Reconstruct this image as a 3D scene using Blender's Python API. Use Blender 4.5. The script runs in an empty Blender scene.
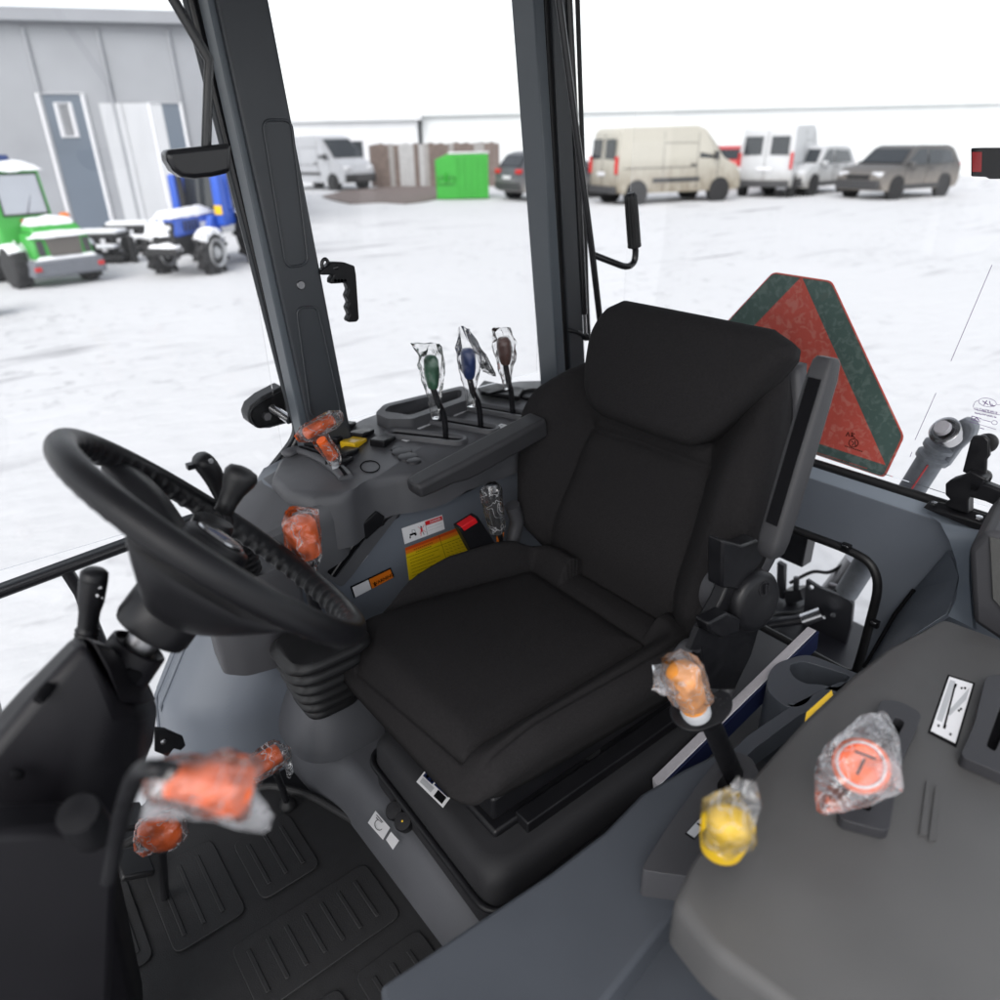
import bpy, bmesh, math, random
import numpy as np
from mathutils import Vector, Matrix, noise
random.seed(7)
V = Vector
SC = bpy.context.scene
COL = SC.collection
# ------------------------------------------------------------------ camera frame
F = 720.0; H = 2.05; TH = math.radians(26.5); YAW = math.radians(38); ROLL = math.radians(-1)
cf = V((math.sin(YAW)*math.cos(TH), math.cos(YAW)*math.cos(TH), -math.sin(TH)))
_r = V((math.cos(YAW), -math.sin(YAW), 0)); _u = _r.cross(cf)
cr = _r*math.cos(ROLL) + _u*math.sin(ROLL); cu = _u*math.cos(ROLL) - _r*math.sin(ROLL)
C0 = V((0, 0, H))
def ray(px, py): return cf + cr*((px-500)/F) + cu*((500-py)/F)
def ax(px, py, i, k):
    d = ray(px, py); return C0 + d*((k-C0[i])/d[i])
def X(px, py, k): return ax(px, py, 0, k)
def Y(px, py, k): return ax(px, py, 1, k)
def Z(px, py, k): return ax(px, py, 2, k)
def PL(px, py, p0, n):
    d = ray(px, py); n = V(n); return C0 + d*((V(p0)-C0).dot(n)/d.dot(n))
cam = bpy.data.cameras.new('camera'); co = bpy.data.objects.new('camera', cam); COL.objects.link(co)
co.matrix_world = Matrix(((cr.x, cu.x, -cf.x, 0), (cr.y, cu.y, -cf.y, 0), (cr.z, cu.z, -cf.z, H), (0, 0, 0, 1)))
cam.sensor_width = 36; cam.lens = 36*F/1000; cam.clip_start = .05; cam.clip_end = 3000
cam.dof.use_dof = True; cam.dof.focus_distance = 1.42; cam.dof.aperture_fstop = 2.6
SC.camera = co
# ------------------------------------------------------------------ materials
MATS = {}
def mat(name, col, rough=.5, metal=0, var=.12, vs=25, bump=0, bs=300, spec=.5, coat=0, sheen=0, rvar=.0):
    m = bpy.data.materials.new(name); m.use_nodes = True; nt = m.node_tree; N = nt.nodes; L = nt.links
    b = N['Principled BSDF']; b.inputs['Roughness'].default_value = rough; b.inputs['Metallic'].default_value = metal
    b.inputs['Specular IOR Level'].default_value = spec; b.inputs['Coat Weight'].default_value = coat
    if sheen: b.inputs['Sheen Weight'].default_value = sheen; b.inputs['Sheen Roughness'].default_value = .5
    tc = N.new('ShaderNodeTexCoord'); n = N.new('ShaderNodeTexNoise'); n.inputs['Scale'].default_value = vs; n.inputs['Detail'].default_value = 6
    L.new(tc.outputs['Object'], n.inputs['Vector'])
    mx = N.new('ShaderNodeMix'); mx.data_type = 'RGBA'
    mx.inputs['A'].default_value = (*[c*(1-var) for c in col], 1); mx.inputs['B'].default_value = (*[min(1, c*(1+var)) for c in col], 1)
    L.new(n.outputs['Fac'], mx.inputs['Factor']); L.new(mx.outputs['Result'], b.inputs['Base Color'])
    if rvar:
        mr = N.new('ShaderNodeMapRange'); mr.inputs['To Min'].default_value = max(.02, rough-rvar); mr.inputs['To Max'].default_value = min(1, rough+rvar)
        mr.inputs['From Min'].default_value = .3; mr.inputs['From Max'].default_value = .7
        L.new(n.outputs['Fac'], mr.inputs['Value']); L.new(mr.outputs['Result'], b.inputs['Roughness'])
    if bump:
        n2 = N.new('ShaderNodeTexNoise'); n2.inputs['Scale'].default_value = bs; n2.inputs['Detail'].default_value = 3
        L.new(tc.outputs['Object'], n2.inputs['Vector'])
        bp = N.new('ShaderNodeBump'); bp.inputs['Strength'].default_value = bump; bp.inputs['Distance'].default_value = .001
        L.new(n2.outputs['Fac'], bp.inputs['Height']); L.new(bp.outputs['Normal'], b.inputs['Normal'])
    MATS[name] = m; return m
fabric = mat('seat fabric', (.0175, .0165, .0172), .92, var=.38, vs=230, bump=1.0, bs=420, spec=.10)
deckm = mat('charcoal textured plastic', (.074, .075, .082), .48, var=.12, vs=14, bump=.35, bs=1300, rvar=.08)
ldeckm = mat('worn charcoal plastic', (.070, .069, .069), .50, var=.18, vs=9, bump=.45, bs=1400, rvar=.1)
blue = mat('blue grey panel paint', (.122, .137, .162), .40, var=.08, vs=8, bump=.15, bs=900, rvar=.06)
bluedk = mat('dark blue grey plastic', (.060, .067, .080), .45, var=.1, vs=9, bump=.25, bs=1000, rvar=.06)
bluel = mat('blue grey steel edge', (.20, .23, .27), .32, var=.06, vs=8)
guidem = mat('dark guide plastic', (.026, .026, .030), .45, var=.15, vs=14, bump=.3, bs=1200)
armm = mat('black armrest foam', (.030, .030, .033), .5, var=.15, vs=20, bump=.5, bs=1100)
armm2 = mat('charcoal armrest foam', (.026, .026, .029), .55, var=.12, vs=20, bump=.6, bs=1100)
tower2 = mat('matt black plinth plastic', (.016, .016, .018), .62, var=.15, vs=20, bump=.4, bs=1100, spec=.3)
tub = mat('charcoal floor tub plastic', (.062, .064, .072), .5, var=.12, vs=10, bump=.3, bs=1100, rvar=.07)
tower = mat('charcoal tower plastic', (.046, .046, .051), .48, var=.1, vs=12, bump=.3, bs=1300)
blk = mat('black plastic', (.0075, .0075, .009), .42, var=.2, vs=30, bump=.15, bs=900, rvar=.1, spec=.28)
cowlm = mat('black cowl plastic', (.0075, .007, .009), .40, var=.25, vs=7, bump=.25, bs=1200, rvar=.06, spec=.25)
rim_m = mat('black wheel polyurethane', (.0085, .0085, .010), .38, var=.2, vs=12, bump=.2, bs=1500, rvar=.08, spec=.28)
rub = mat('black rubber', (.0065, .0065, .0075), .5, var=.2, vs=30)
glossb = mat('gloss black paint', (.012, .012, .014), .25, var=.1, vs=30)
pillm = mat('dark pillar paint', (.034, .038, .044), .40, var=.08, vs=6, bump=.1, bs=700, rvar=.05)
pill2 = mat('pillar edge paint', (.085, .10, .115), .38, var=.06, vs=6)
matm = mat('black rubber mat', (.010, .010, .011), .6, var=.35, vs=40, bump=.5, bs=500)
chrome = mat('bright steel', (.55, .55, .56), .22, 1, var=.1)
steel = mat('dull steel', (.30, .30, .31), .4, 1, var=.2, vs=40)
orange = mat('orange plastic', (.92, .135, .012), .38, var=.06)
amber = mat('amber plastic', (.90, .33, .04), .38, var=.06)
yellow = mat('yellow plastic', (.80, .50, .01), .4, var=.06)
green_k = mat('green knob plastic', (.02, .10, .05), .35)
blue_k = mat('blue knob plastic', (.012, .035, .14), .35)
brown_k = mat('brown knob plastic', (.09, .035, .025), .35)
white = mat('white vinyl', (.72, .72, .74), .45, var=.05)
redm = mat('red vinyl', (.55, .01, .015), .4)
inkm = mat('black ink', (.004, .004, .005), .8, spec=.1)
yel_s = mat('yellow vinyl', (.72, .52, .005), .45, var=.05)
org_s = mat('orange vinyl', (.70, .17, .008), .45)
redor = mat('red orange vinyl', (.55, .06, .008), .45)
midor = mat('light orange vinyl', (.68, .26, .008), .45)
greyl = mat('grey vinyl', (.42, .43, .45), .45)
purp = mat('purple glass print', (.16, .10, .24), .6)
paper = mat('white paper edge', (.62, .60, .64), .7, var=.15, vs=120)
navy = mat('navy cover', (.012, .018, .06), .35)
dirt = mat('hitch black paint', (.013, .013, .017), .4, var=.4, vs=20)
def glass(name, fac_min=.04, tint=(1, 1, 1), rough=.0, base=0.0):
    m = bpy.data.materials.new(name); m.use_nodes = True; nt = m.node_tree; N = nt.nodes; L = nt.links
    N.remove(N['Principled BSDF']); out = N['Material Output']
    t = N.new('ShaderNodeBsdfTransparent'); t.inputs['Color'].default_value = (*tint, 1)
    g = N.new('ShaderNodeBsdfGlossy'); g.inputs['Roughness'].default_value = rough
    fr = N.new('ShaderNodeFresnel'); fr.inputs['IOR'].default_value = 1.3
    mx = N.new('ShaderNodeMixShader'); L.new(fr.outputs['Fac'], mx.inputs['Fac']); L.new(t.outputs[0], mx.inputs[1]); L.new(g.outputs[0], mx.inputs[2])
    L.new(mx.outputs[0], out.inputs['Surface']); return m
glassm = glass('clear window glass')
def film(name, opac=.28, col=(.85, .85, .9), gl=.12, crease=.6):
    m = bpy.data.materials.new(name); m.use_nodes = True; nt = m.node_tree; N = nt.nodes; L = nt.links
    N.remove(N['Principled BSDF']); out = N['Material Output']
    t = N.new('ShaderNodeBsdfTransparent'); d = N.new('ShaderNodeBsdfTranslucent'); d.inputs['Color'].default_value = (*col, 1)
    d2 = N.new('ShaderNodeBsdfDiffuse'); d2.inputs['Color'].default_value = (*col, 1)
    md = N.new('ShaderNodeMixShader'); md.inputs['Fac'].default_value = .5; L.new(d.outputs[0], md.inputs[1]); L.new(d2.outputs[0], md.inputs[2])
    tc = N.new('ShaderNodeTexCoord'); n = N.new('ShaderNodeTexNoise'); n.inputs['Scale'].default_value = 20; n.inputs['Detail'].default_value = 2; n.inputs['Distortion'].default_value = 1.0
    L.new(tc.outputs['Object'], n.inputs['Vector'])
    mr = N.new('ShaderNodeMapRange'); mr.inputs['From Min'].default_value = .35; mr.inputs['From Max'].default_value = .75
    mr.inputs['To Min'].default_value = opac*.35; mr.inputs['To Max'].default_value = min(.9, opac*2.0); L.new(n.outputs['Fac'], mr.inputs['Value'])
    n4 = N.new('ShaderNodeTexNoise'); n4.inputs['Scale'].default_value = 26; n4.inputs['Detail'].default_value = 2; n4.inputs['Distortion'].default_value = .6; L.new(tc.outputs['Object'], n4.inputs['Vector'])
    s1 = N.new('ShaderNodeMath'); s1.operation = 'SUBTRACT'; s1.inputs[1].default_value = .5; L.new(n4.outputs['Fac'], s1.inputs[0])
    s2 = N.new('ShaderNodeMath'); s2.operation = 'ABSOLUTE'; L.new(s1.outputs[0], s2.inputs[0])
    cr_ = N.new('ShaderNodeMapRange'); cr_.inputs['From Min'].default_value = .0; cr_.inputs['From Max'].default_value = .020; cr_.inputs['To Min'].default_value = crease; cr_.inputs['To Max'].default_value = 0; L.new(s2.outputs[0], cr_.inputs['Value'])
    ad0 = N.new('ShaderNodeMath'); ad0.operation = 'MAXIMUM'; L.new(mr.outputs[0], ad0.inputs[0]); L.new(cr_.outputs[0], ad0.inputs[1])
    m1 = N.new('ShaderNodeMixShader'); L.new(ad0.outputs[0], m1.inputs['Fac']); L.new(t.outputs[0], m1.inputs[1]); L.new(md.outputs[0], m1.inputs[2])
    g = N.new('ShaderNodeBsdfGlossy'); g.inputs['Roughness'].default_value = .06
    fr = N.new('ShaderNodeFresnel'); fr.inputs['IOR'].default_value = 1.35
    ad = N.new('ShaderNodeMath'); ad.operation = 'ADD'; ad.inputs[1].default_value = gl; L.new(fr.outputs[0], ad.inputs[0])
    bp = N.new('ShaderNodeBump'); bp.inputs['Strength'].default_value = .9; bp.inputs['Distance'].default_value = .004
    n2 = N.new('ShaderNodeTexNoise'); n2.inputs['Scale'].default_value = 50; n2.inputs['Distortion'].default_value = 1; L.new(tc.outputs['Object'], n2.inputs['Vector'])
    L.new(n2.outputs['Fac'], bp.inputs['Height']); L.new(bp.outputs[0], g.inputs['Normal'])
    m2 = N.new('ShaderNodeMixShader'); L.new(ad.outputs[0], m2.inputs['Fac']); L.new(m1.outputs[0], m2.inputs[1]); L.new(g.outputs[0], m2.inputs[2])
    L.new(m2.outputs[0], out.inputs['Surface']); return m
filmm = film('clear crinkled film', .06, (.95,.95,.98), .07)
filmw = film('cloudy plastic film', .19, (.95, .94, .98), .07)
filmv = film('thin clear film', .03, (.97,.97,1), .02, .10)
filmc = film('milky plastic film', .24, (.95, .94, .98), .06)
# ------------------------------------------------------------------ mesh builder
def frame_from(n, hint=(0, 0, 1)):
    n = V(n).normalized(); h = V(hint)
    if abs(n.dot(h.normalized())) > .98: h = V((1, 0, 0))
    u = h.cross(n).normalized(); return u, n.cross(u), n
class MB:
    def __init__(s): s.v = []; s.f = []; s.m = []
    def add(s, vs, fs, m=0):
        o = len(s.v); s.v += [V(p) for p in vs]; s.f += [tuple(i+o for i in f) for f in fs]; s.m += [m]*len(fs); return s
    def box(s, c, d, R=None, m=0):
        vs = []
        for sx in (-1, 1):
            for sy in (-1, 1):
                for sz in (-1, 1):
                    p = V((sx*d[0]/2, sy*d[1]/2, sz*d[2]/2)); vs.append((R @ p if R else p) + V(c))
        return s.add(vs, [(0, 1, 3, 2), (4, 6, 7, 5), (0, 4, 5, 1), (2, 3, 7, 6), (0, 2, 6, 4), (1, 5, 7, 3)], m)
    def prism(s, poly, vec, m=0):
        n = len(poly); a = [V(p) for p in poly]; b = [p+V(vec) for p in a]
        return s.add(a+b, [tuple(range(n)), tuple(range(2*n-1, n-1, -1))]+[(i, (i+1) % n, n+(i+1) % n, n+i) for i in range(n)], m)
    def tube(s, pts, r, n=14, m=0, closed=False, flat=1.0, hint=(0, 0, 1)):
        pts = [V(p) for p in pts]; k = len(pts); R = r if isinstance(r, (list, tuple)) else [r]*k
        T = [(pts[(i+1) % k]-pts[i-1] if closed else pts[min(i+1, k-1)]-pts[max(i-1, 0)]).normalized() for i in range(k)]
        u, w, _ = frame_from(T[0], hint); rings = []
        for i in range(k):
            u = (u-T[i]*u.dot(T[i])).normalized(); w = T[i].cross(u)
            rings.append([pts[i]+u*math.cos(2*math.pi*j/n)*R[i]+w*math.sin(2*math.pi*j/n)*R[i]*flat for j in range(n)])
        return s.loft(rings, m, closed)
    def loft(s, rings, m=0, closed=False, cap=True):
        k = len(rings); n = len(rings[0]); vs = [p for r in rings for p in r]; fs = []
        for i in range(k if closed else k-1):
            for j in range(n):
                a = i*n+j; b = i*n+(j+1) % n; c = ((i+1) % k)*n+(j+1) % n; d = ((i+1) % k)*n+j; fs.append((a, b, c, d))
        if cap and not closed: fs += [tuple(range(n-1, -1, -1)), tuple((k-1)*n+j for j in range(n))]
        return s.add(vs, fs, m)
    def lathe(s, o, d, prof, n=32, m=0, hint=(0, 0, 1), sx=1.0):
        u, w, d = frame_from(d, hint); o = V(o)
        return s.loft([[o+d*h+u*(max(r, 1e-5)*sx*math.cos(2*math.pi*j/n))+w*(max(r, 1e-5)*math.sin(2*math.pi*j/n)) for j in range(n)] for r, h in prof], m)
    def grid(s, P, m=0):
        a = len(P); b = len(P[0])
        return s.add([p for r in P for p in r], [(i*b+j, i*b+j+1, (i+1)*b+j+1, (i+1)*b+j) for i in range(a-1) for j in range(b-1)], m)
    def holed(s, fr, outer, holes, thick, m=0):
        o, u, v, n = fr; bm = bmesh.new(); loops = []
        for lp in [outer]+list(holes):
            vs = [bm.verts.new(o+u*a+v*b) for a, b in lp]
            for i in range(len(vs)): bm.edges.new((vs[i], vs[(i+1) % len(vs)]))
            loops.append(vs)
        bm.verts.index_update()
        bmesh.ops.triangle_fill(bm, use_beauty=True, edges=bm.edges[:], normal=n)
        bm.verts.index_update(); nv = len(bm.verts)
        vs = [x.co.copy() for x in bm.verts]; fs = [tuple(q.index for q in f.verts) for f in bm.faces]
        al = vs+[p-n*thick for p in vs]; af = fs+[tuple(i+nv for i in reversed(f)) for f in fs]
        for lp in loops:
            k = len(lp)
            for i in range(k): a = lp[i].index; b = lp[(i+1) % k].index; af.append((a, b, b+nv, a+nv))
        bm.free(); return s.add(al, af, m)
    def text(s, body, place, size=1.0, m=0, font_bold=False):
        cu = bpy.data.curves.new('t', 'FONT'); cu.body = body; cu.size = size; cu.align_x = 'CENTER'; cu.align_y = 'CENTER'
        if font_bold: cu.offset = .02*size
        ob = bpy.data.objects.new('t', cu); COL.objects.link(ob); dg = bpy.context.evaluated_depsgraph_get(); dg.update()
        me = bpy.data.meshes.new_from_object(ob.evaluated_get(dg))
        s.add([place(q.co.x, q.co.y) for q in me.vertices], [tuple(p.vertices) for p in me.polygons], m)
        bpy.data.objects.remove(ob); bpy.data.curves.remove(cu); bpy.data.meshes.remove(me); return s
    def obj(s, name, mats, parent=None, sharp=38, bevel=0, bseg=2, flat=False, sub=0, fixn=True):
        me = bpy.data.meshes.new(name); me.from_pydata([tuple(p) for p in s.v], [], s.f)
        for q in (mats if isinstance(mats, (list, tuple)) else [mats]): me.materials.append(q)
        me.polygons.foreach_set('material_index', s.m); me.validate()
        bm = bmesh.new(); bm.from_mesh(me)
        if fixn: bmesh.ops.recalc_face_normals(bm, faces=bm.faces)
        for f in bm.faces: f.smooth = not flat
        sh = math.radians(sharp)
        for e in bm.edges:
            if len(e.link_faces) == 2 and e.calc_face_angle(0) > sh and not sub: e.smooth = False
        bm.to_mesh(me); bm.free()
        o = bpy.data.objects.new(name, me); COL.objects.link(o)
        if bevel:
            q = o.modifiers.new('bevel', 'BEVEL'); q.width = bevel; q.segments = bseg; q.limit_method = 'ANGLE'; q.angle_limit = math.radians(35)
            for p in me.polygons: p.use_smooth = True
        if sub: q = o.modifiers.new('subsurf', 'SUBSURF'); q.levels = sub; q.render_levels = sub
        if parent: setpar(o, parent)
        return o
def setpar(o, p):
    bpy.context.view_layer.update(); o.parent = p; o.matrix_parent_inverse = p.matrix_world.inverted()
def empty(name, loc, parent=None, rz=0):
    o = bpy.data.objects.new(name, None); COL.objects.link(o); o.location = loc; o.rotation_euler.z = rz; o.empty_display_size = .1
    if parent: setpar(o, parent)
    bpy.context.view_layer.update(); return o
def tag(o, label=None, cat=None, group=None, kind=None):
    for k, v in (('label', label), ('category', cat), ('group', group), ('kind', kind)):
        if v: o[k] = v
    return o
def spline(pts, k=8, closed=False):
    pts = [V(p) for p in pts]; out = []; n = len(pts)
    for i in range(n if closed else n-1):
        if closed: p0, p1, p2, p3 = pts[i-1], pts[i], pts[(i+1) % n], pts[(i+2) % n]
        else: p0, p1, p2, p3 = pts[max(i-1, 0)], pts[i], pts[i+1], pts[min(i+2, n-1)]
        for j in range(k):
            t = j/k; out.append(.5*((2*p1)+(p2-p0)*t+(2*p0-5*p1+4*p2-p3)*t*t+(3*p1-p0-3*p2+p3)*t**3))
    if not closed: out.append(pts[-1])
    return out
def roundpoly(pts, r, k=6):
    """2-D polygon with rounded corners"""
    out = []; n = len(pts)
    for i in range(n):
        p = V((*pts[i][:2], 0)); a = V((*pts[i-1][:2], 0)); b = V((*pts[(i+1) % n][:2], 0))
        ra = min(r, (a-p).length*.45); rb = min(r, (b-p).length*.45)
        s = p+(a-p).normalized()*ra; e = p+(b-p).normalized()*rb
        for j in range(k+1):
            t = j/k; q = s*(1-t)**2+p*2*t*(1-t)+e*t*t; out.append((q.x, q.y))
    return out
class Fr:
    """a plane with 2-D coordinates; px() reads a photo pixel on it"""
    def __init__(s, o, n, hint=(0, 0, 1)): s.o = V(o); s.u, s.v, s.n = frame_from(n, hint); s.t = (s.o, s.u, s.v, s.n)
    def px(s, x, y):
        d = PL(x, y, s.o, s.n)-s.o; return (d.dot(s.u), d.dot(s.v))
    def at(s, a, b, h=0): return s.o+s.u*a+s.v*b+s.n*h
    def poly(s, pts): return [s.px(*p) for p in pts]
class Quad:
    """sticker on four photo pixels of a plane: tl, tr, br, bl"""
    def __init__(s, fr, tl, tr, br, bl): s.fr = fr; s.c = [V((*fr.px(*p), 0)) for p in (tl, tr, br, bl)]
    def at(s, u, v, h=.001):
        a, b, c, d = s.c; q = (a*(1-u)+b*u)*(1-v)+(d*(1-u)+c*u)*v; return s.fr.at(q.x, q.y, h)
    def rect(s, mb, u0, v0, u1, v1, m, h=.001, th=.0008):
        mb.prism([s.at(u0, v0, h), s.at(u1, v0, h), s.at(u1, v1, h), s.at(u0, v1, h)], s.fr.n*(-th), m)
    def text(s, mb, body, cu_, cv, size, m, h=.0016, asp=1.0, bold=False):
        w = (s.c[1]-s.c[0]).length; hh = (s.c[3]-s.c[0]).length
        mb.text(body, lambda x, y: s.at(cu_+x*size*asp*hh/w, cv-y*size, h), 1.0, m, bold)
    def line(s, mb, u0, v0, u1, v1, w, m, h=.0016):
        a = s.at(u0, v0, h); b = s.at(u1, v1, h); d = (b-a).normalized().cross(s.fr.n)*w/2
        mb.prism([a+d, b+d, b-d, a-d], s.fr.n*(-.0004), m)
def pillow(fr, rows, R, thick, disp, nu=110, nv=120, back_in=.0):
    """rows: (h, left, right) outline of a cushion face in frame fr; disp(s,h) lifts it; edges round over with radius R"""
    hs = np.array([r[0] for r in rows]); ls = np.array([r[1] for r in rows]); rs = np.array([r[2] for r in rows])
    tt = np.linspace(0, 1, nv+1); tt = .55*tt+.45*(.5-.5*np.cos(np.pi*tt)); hh = hs[0]+(hs[-1]-hs[0])*tt
    def cub(x):   # smooth monotone-ish interpolation
        y = np.interp(hh, hs, x); k = np.array([1, 2, 3, 2, 1.])/9
        yp = np.pad(y, 2, mode='edge'); return np.convolve(yp, k, 'valid')
    Lh, Rh = cub(ls), cub(rs); uu = np.linspace(0, 1, nu+1); uu = .5*uu+.5*(.5-.5*np.cos(np.pi*uu))
    S = Lh[:, None]*(1-uu)[None]+Rh[:, None]*uu[None]; Hh = np.repeat(hh[:, None], nu+1, 1)
    B = np.array([(Lh[i], hh[i]) for i in range(nv+1)]+[(S[-1, j], hh[-1]) for j in range(nu+1)]+[(Rh[i], hh[i]) for i in range(nv, -1, -1)]+[(S[0, j], hh[0]) for j in range(nu, -1, -1)])
    P = np.stack([S.ravel(), Hh.ravel()], 1); db = np.full(len(P), 9.)
    for a, b in zip(B, np.roll(B, -1, 0)):
        e = b-a; L2 = e@e
        if L2 < 1e-12: continue
        t = np.clip(((P-a)@e)/L2, 0, 1); q = a+t[:, None]*e; db = np.minimum(db, np.hypot(*(P-q).T))
    x = np.clip(R-db, 0, R); drop = R-np.sqrt(np.maximum(R*R-x*x, 0)); D = disp(P[:, 0], P[:, 1])-drop
    G = [[fr.at(P[i*(nu+1)+j, 0], P[i*(nu+1)+j, 1], D[i*(nu+1)+j]) for j in range(nu+1)] for i in range(nv+1)]
    mb = MB(); mb.grid(G)
    idx = [i*(nu+1) for i in range(nv+1)]+[nv*(nu+1)+j for j in range(1, nu+1)]+[i*(nu+1)+nu for i in range(nv-1, -1, -1)]+[j for j in range(nu-1, 0, -1)]
    cen = P.mean(0); prev = idx; n = len(idx)
    for q in (.25, .6, 1.0):
        base = len(mb.v)
        for i in idx:
            p = P[i]+(cen-P[i])*back_in*q; mb.v.append(fr.at(p[0], p[1], D[i]*(1-q)+q*(-thick)))
        cur = list(range(base, base+n))
        for i in range(n): mb.f.append((prev[i], prev[(i+1) % n], cur[(i+1) % n], cur[i])); mb.m.append(0)
        prev = cur
    mb.f.append(tuple(prev)); mb.m.append(0); return mb
def seg_d(s, h, pts):
    d = np.full(s.shape, 9.)
    for (x0, y0), (x1, y1) in zip(pts, pts[1:]):
        ex, ey = x1-x0, y1-y0; t = np.clip(((s-x0)*ex+(h-y0)*ey)/(ex*ex+ey*ey), 0, 1)
        d = np.minimum(d, np.hypot(s-x0-t*ex, h-y0-t*ey))
    return d
def sstep(a, b, x): t = np.clip((x-a)/(b-a), 0, 1); return t*t*(3-2*t)
# ================================================================== THE TRACTOR
T = empty('tractor', (.9, .87, 0))
tag(T, 'tractor with an open cab holding a black cloth driver seat, steering wheel and film-wrapped levers', 'tractor')
# ---- floor, mat, tunnel
mb = MB(); mb.prism([(-1.0, .10, .75), (1.62, .10, .75), (1.62, 1.52, .75), (.16, 1.52, .75), (.11, 1.36, .75), (-1.0, 1.36, .75)], (0, 0, -.03))
mb.obj('cab_floor', blk, T)
fm = Fr((0, 0, .756), (0, 0, 1), (0, 1, 0))
mb = MB(); mb.prism([fm.at(a, b, 0) for a, b in roundpoly([(-.6, .16), (.42, .16), (.42, .98), (.36, 1.15), (.30, 1.24), (.14, 1.28), (-.6, 1.28)], .03)], (0, 0, .012))
lip = [fm.at(a, b, .014) for a, b in roundpoly([(-.6, .16), (.42, .16), (.42, .98), (.36, 1.15), (.30, 1.24), (.14, 1.28), (-.6, 1.28)], .03)]
mb.tube(lip, .009, 8, closed=True)
for x, y, w_, h_2 in ((-.42, .22, .22, .34), (-.17, .22, .22, .34), (.08, .22, .30, .20), (.08, .45, .14, .30), (.25, .45, .13, .30), (-.42, .60, .22, .22), (-.17, .60, .22, .16), (.02, .98, .13, .20), (.18, .98, .12, .16), (-.16, 1.0, .15, .2), (.10, .79, .27, .14)):
    mb.prism([fm.at(a, b, .012) for a, b in roundpoly([(x, y), (x+w_, y), (x+w_, y+h_2), (x, y+h_2)], .018, 3)], (0, 0, .005))
    for k in range(int(w_/.035)): mb.prism([fm.at(x+.02+k*.035+a, y+.025+b, .017) for a, b in ((0, 0), (.008, 0), (.008, h_2-.05), (0, h_2-.05))], (0, 0, .0025))
mb.obj('floor_mat', matm, T, bevel=.002)
# tunnel and seat riser in blue grey
rings = []
for z, gx, gy in ((.75, 0, 0), (.80, .006, .006), (.855, .03, .02), (.87, .05, .03)):
    o = [(.40+gx, .30+gy), (1.5, .30+gy), (1.5, 1.30), (.36+gx, 1.30), (.37+gx, 1.16), (.39+gx, 1.08)]
    rings.append([V((a, b, z)) for a, b in roundpoly(o, .05, 5)])
MB().loft(rings).obj('seat_platform', tub, T, sharp=50)
# hump that carries the gear lever bellows
rings = []
for k in range(11):
    t = k/10; z = .868+.14*t; w = 1-.42*t**1.6
    cx, cy = .475+.0*t, 1.225+.0*t
    rings.append([V((cx+.125*w*math.copysign(abs(math.cos(a))**.7, math.cos(a)), cy+.115*w*math.copysign(abs(math.sin(a))**.7, math.sin(a)), z)) for a in [2*math.pi*i/36 for i in range(36)]])
MB().loft(rings).obj('gear_hump', tub, T, sharp=60)
# gear lever bellows
mb = MB(); rings = []
c0 = V((.440, 1.17, .985)); c1 = V((.405, 1.075, 1.22))
for k in range(41):
    t = k/40; c = c0.lerp(c1, t); w = (.050+.032*t**.7)+.0085*math.cos(t*5.5*2*math.pi); w2 = w*.80
    rings.append([V((c.x+w*math.copysign(abs(math.cos(a))**.55, math.cos(a)), c.y+w2*math.copysign(abs(math.sin(a))**.55, math.sin(a)), c.z)) for a in [2*math.pi*i/40 for i in range(40)]])
bell = mb.loft(rings).obj('gear_lever', rub, T, sharp=80)
kn = V(Y(303, 537, 1.0)); 
MB().tube(spline([c1, c1.lerp(kn, .5)+V((0, .0, 0)), kn+V((0, 0, -.05))], 5), .011).obj('lever_rod', blk, bell)
MB().lathe(kn, (-.12, .02, 1), [(0, -.034), (.021, -.034), (.023, -.028), (.026, .012), (.0265, .022), (.022, .031), (.012, .034), (0, .035)], 28).obj('knob', orange, bell, sharp=60)
# ---- right fender: rounded nose that runs into the inner wall
def x0(z): return np.interp(z, [.74, .80, .95, 1.14, 1.30, 1.41], [.135, .138, .158, .275, .40, .50])
rings = []
for k in range(28):
    z = .74+(1.385-.74)*k/27; a = float(x0(z))
    path = [(1.62, 1.56), (a+.10, 1.56), (a+.03, 1.53), (a+.006, 1.49), (a, 1.45), (a+.004, 1.41), (a+.02, 1.37), (a+.05, 1.34), (a+.09, 1.305), (a+.13, 1.285), (a+.18, 1.28), (1.62, 1.28)]
    rings.append([V((p[0], p[1], z)) for p in path])
fend = MB().loft(rings).obj('right_fender', blue, T, sharp=60)
# two pressed ribs on the nose
for dy, dz0, dz1 in ((1.47, .82, 1.16), (1.435, .93, 1.14)):
    pts = [V((float(x0(z))+.001, dy-.02*(z-.8), z)) for z in np.linspace(dz0, dz1, 14)]
    MB().tube(pts, [.001]+[.007]*12+[.001], 10, flat=.7).obj('pressed_rib', blue, fend, sharp=80)
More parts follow.
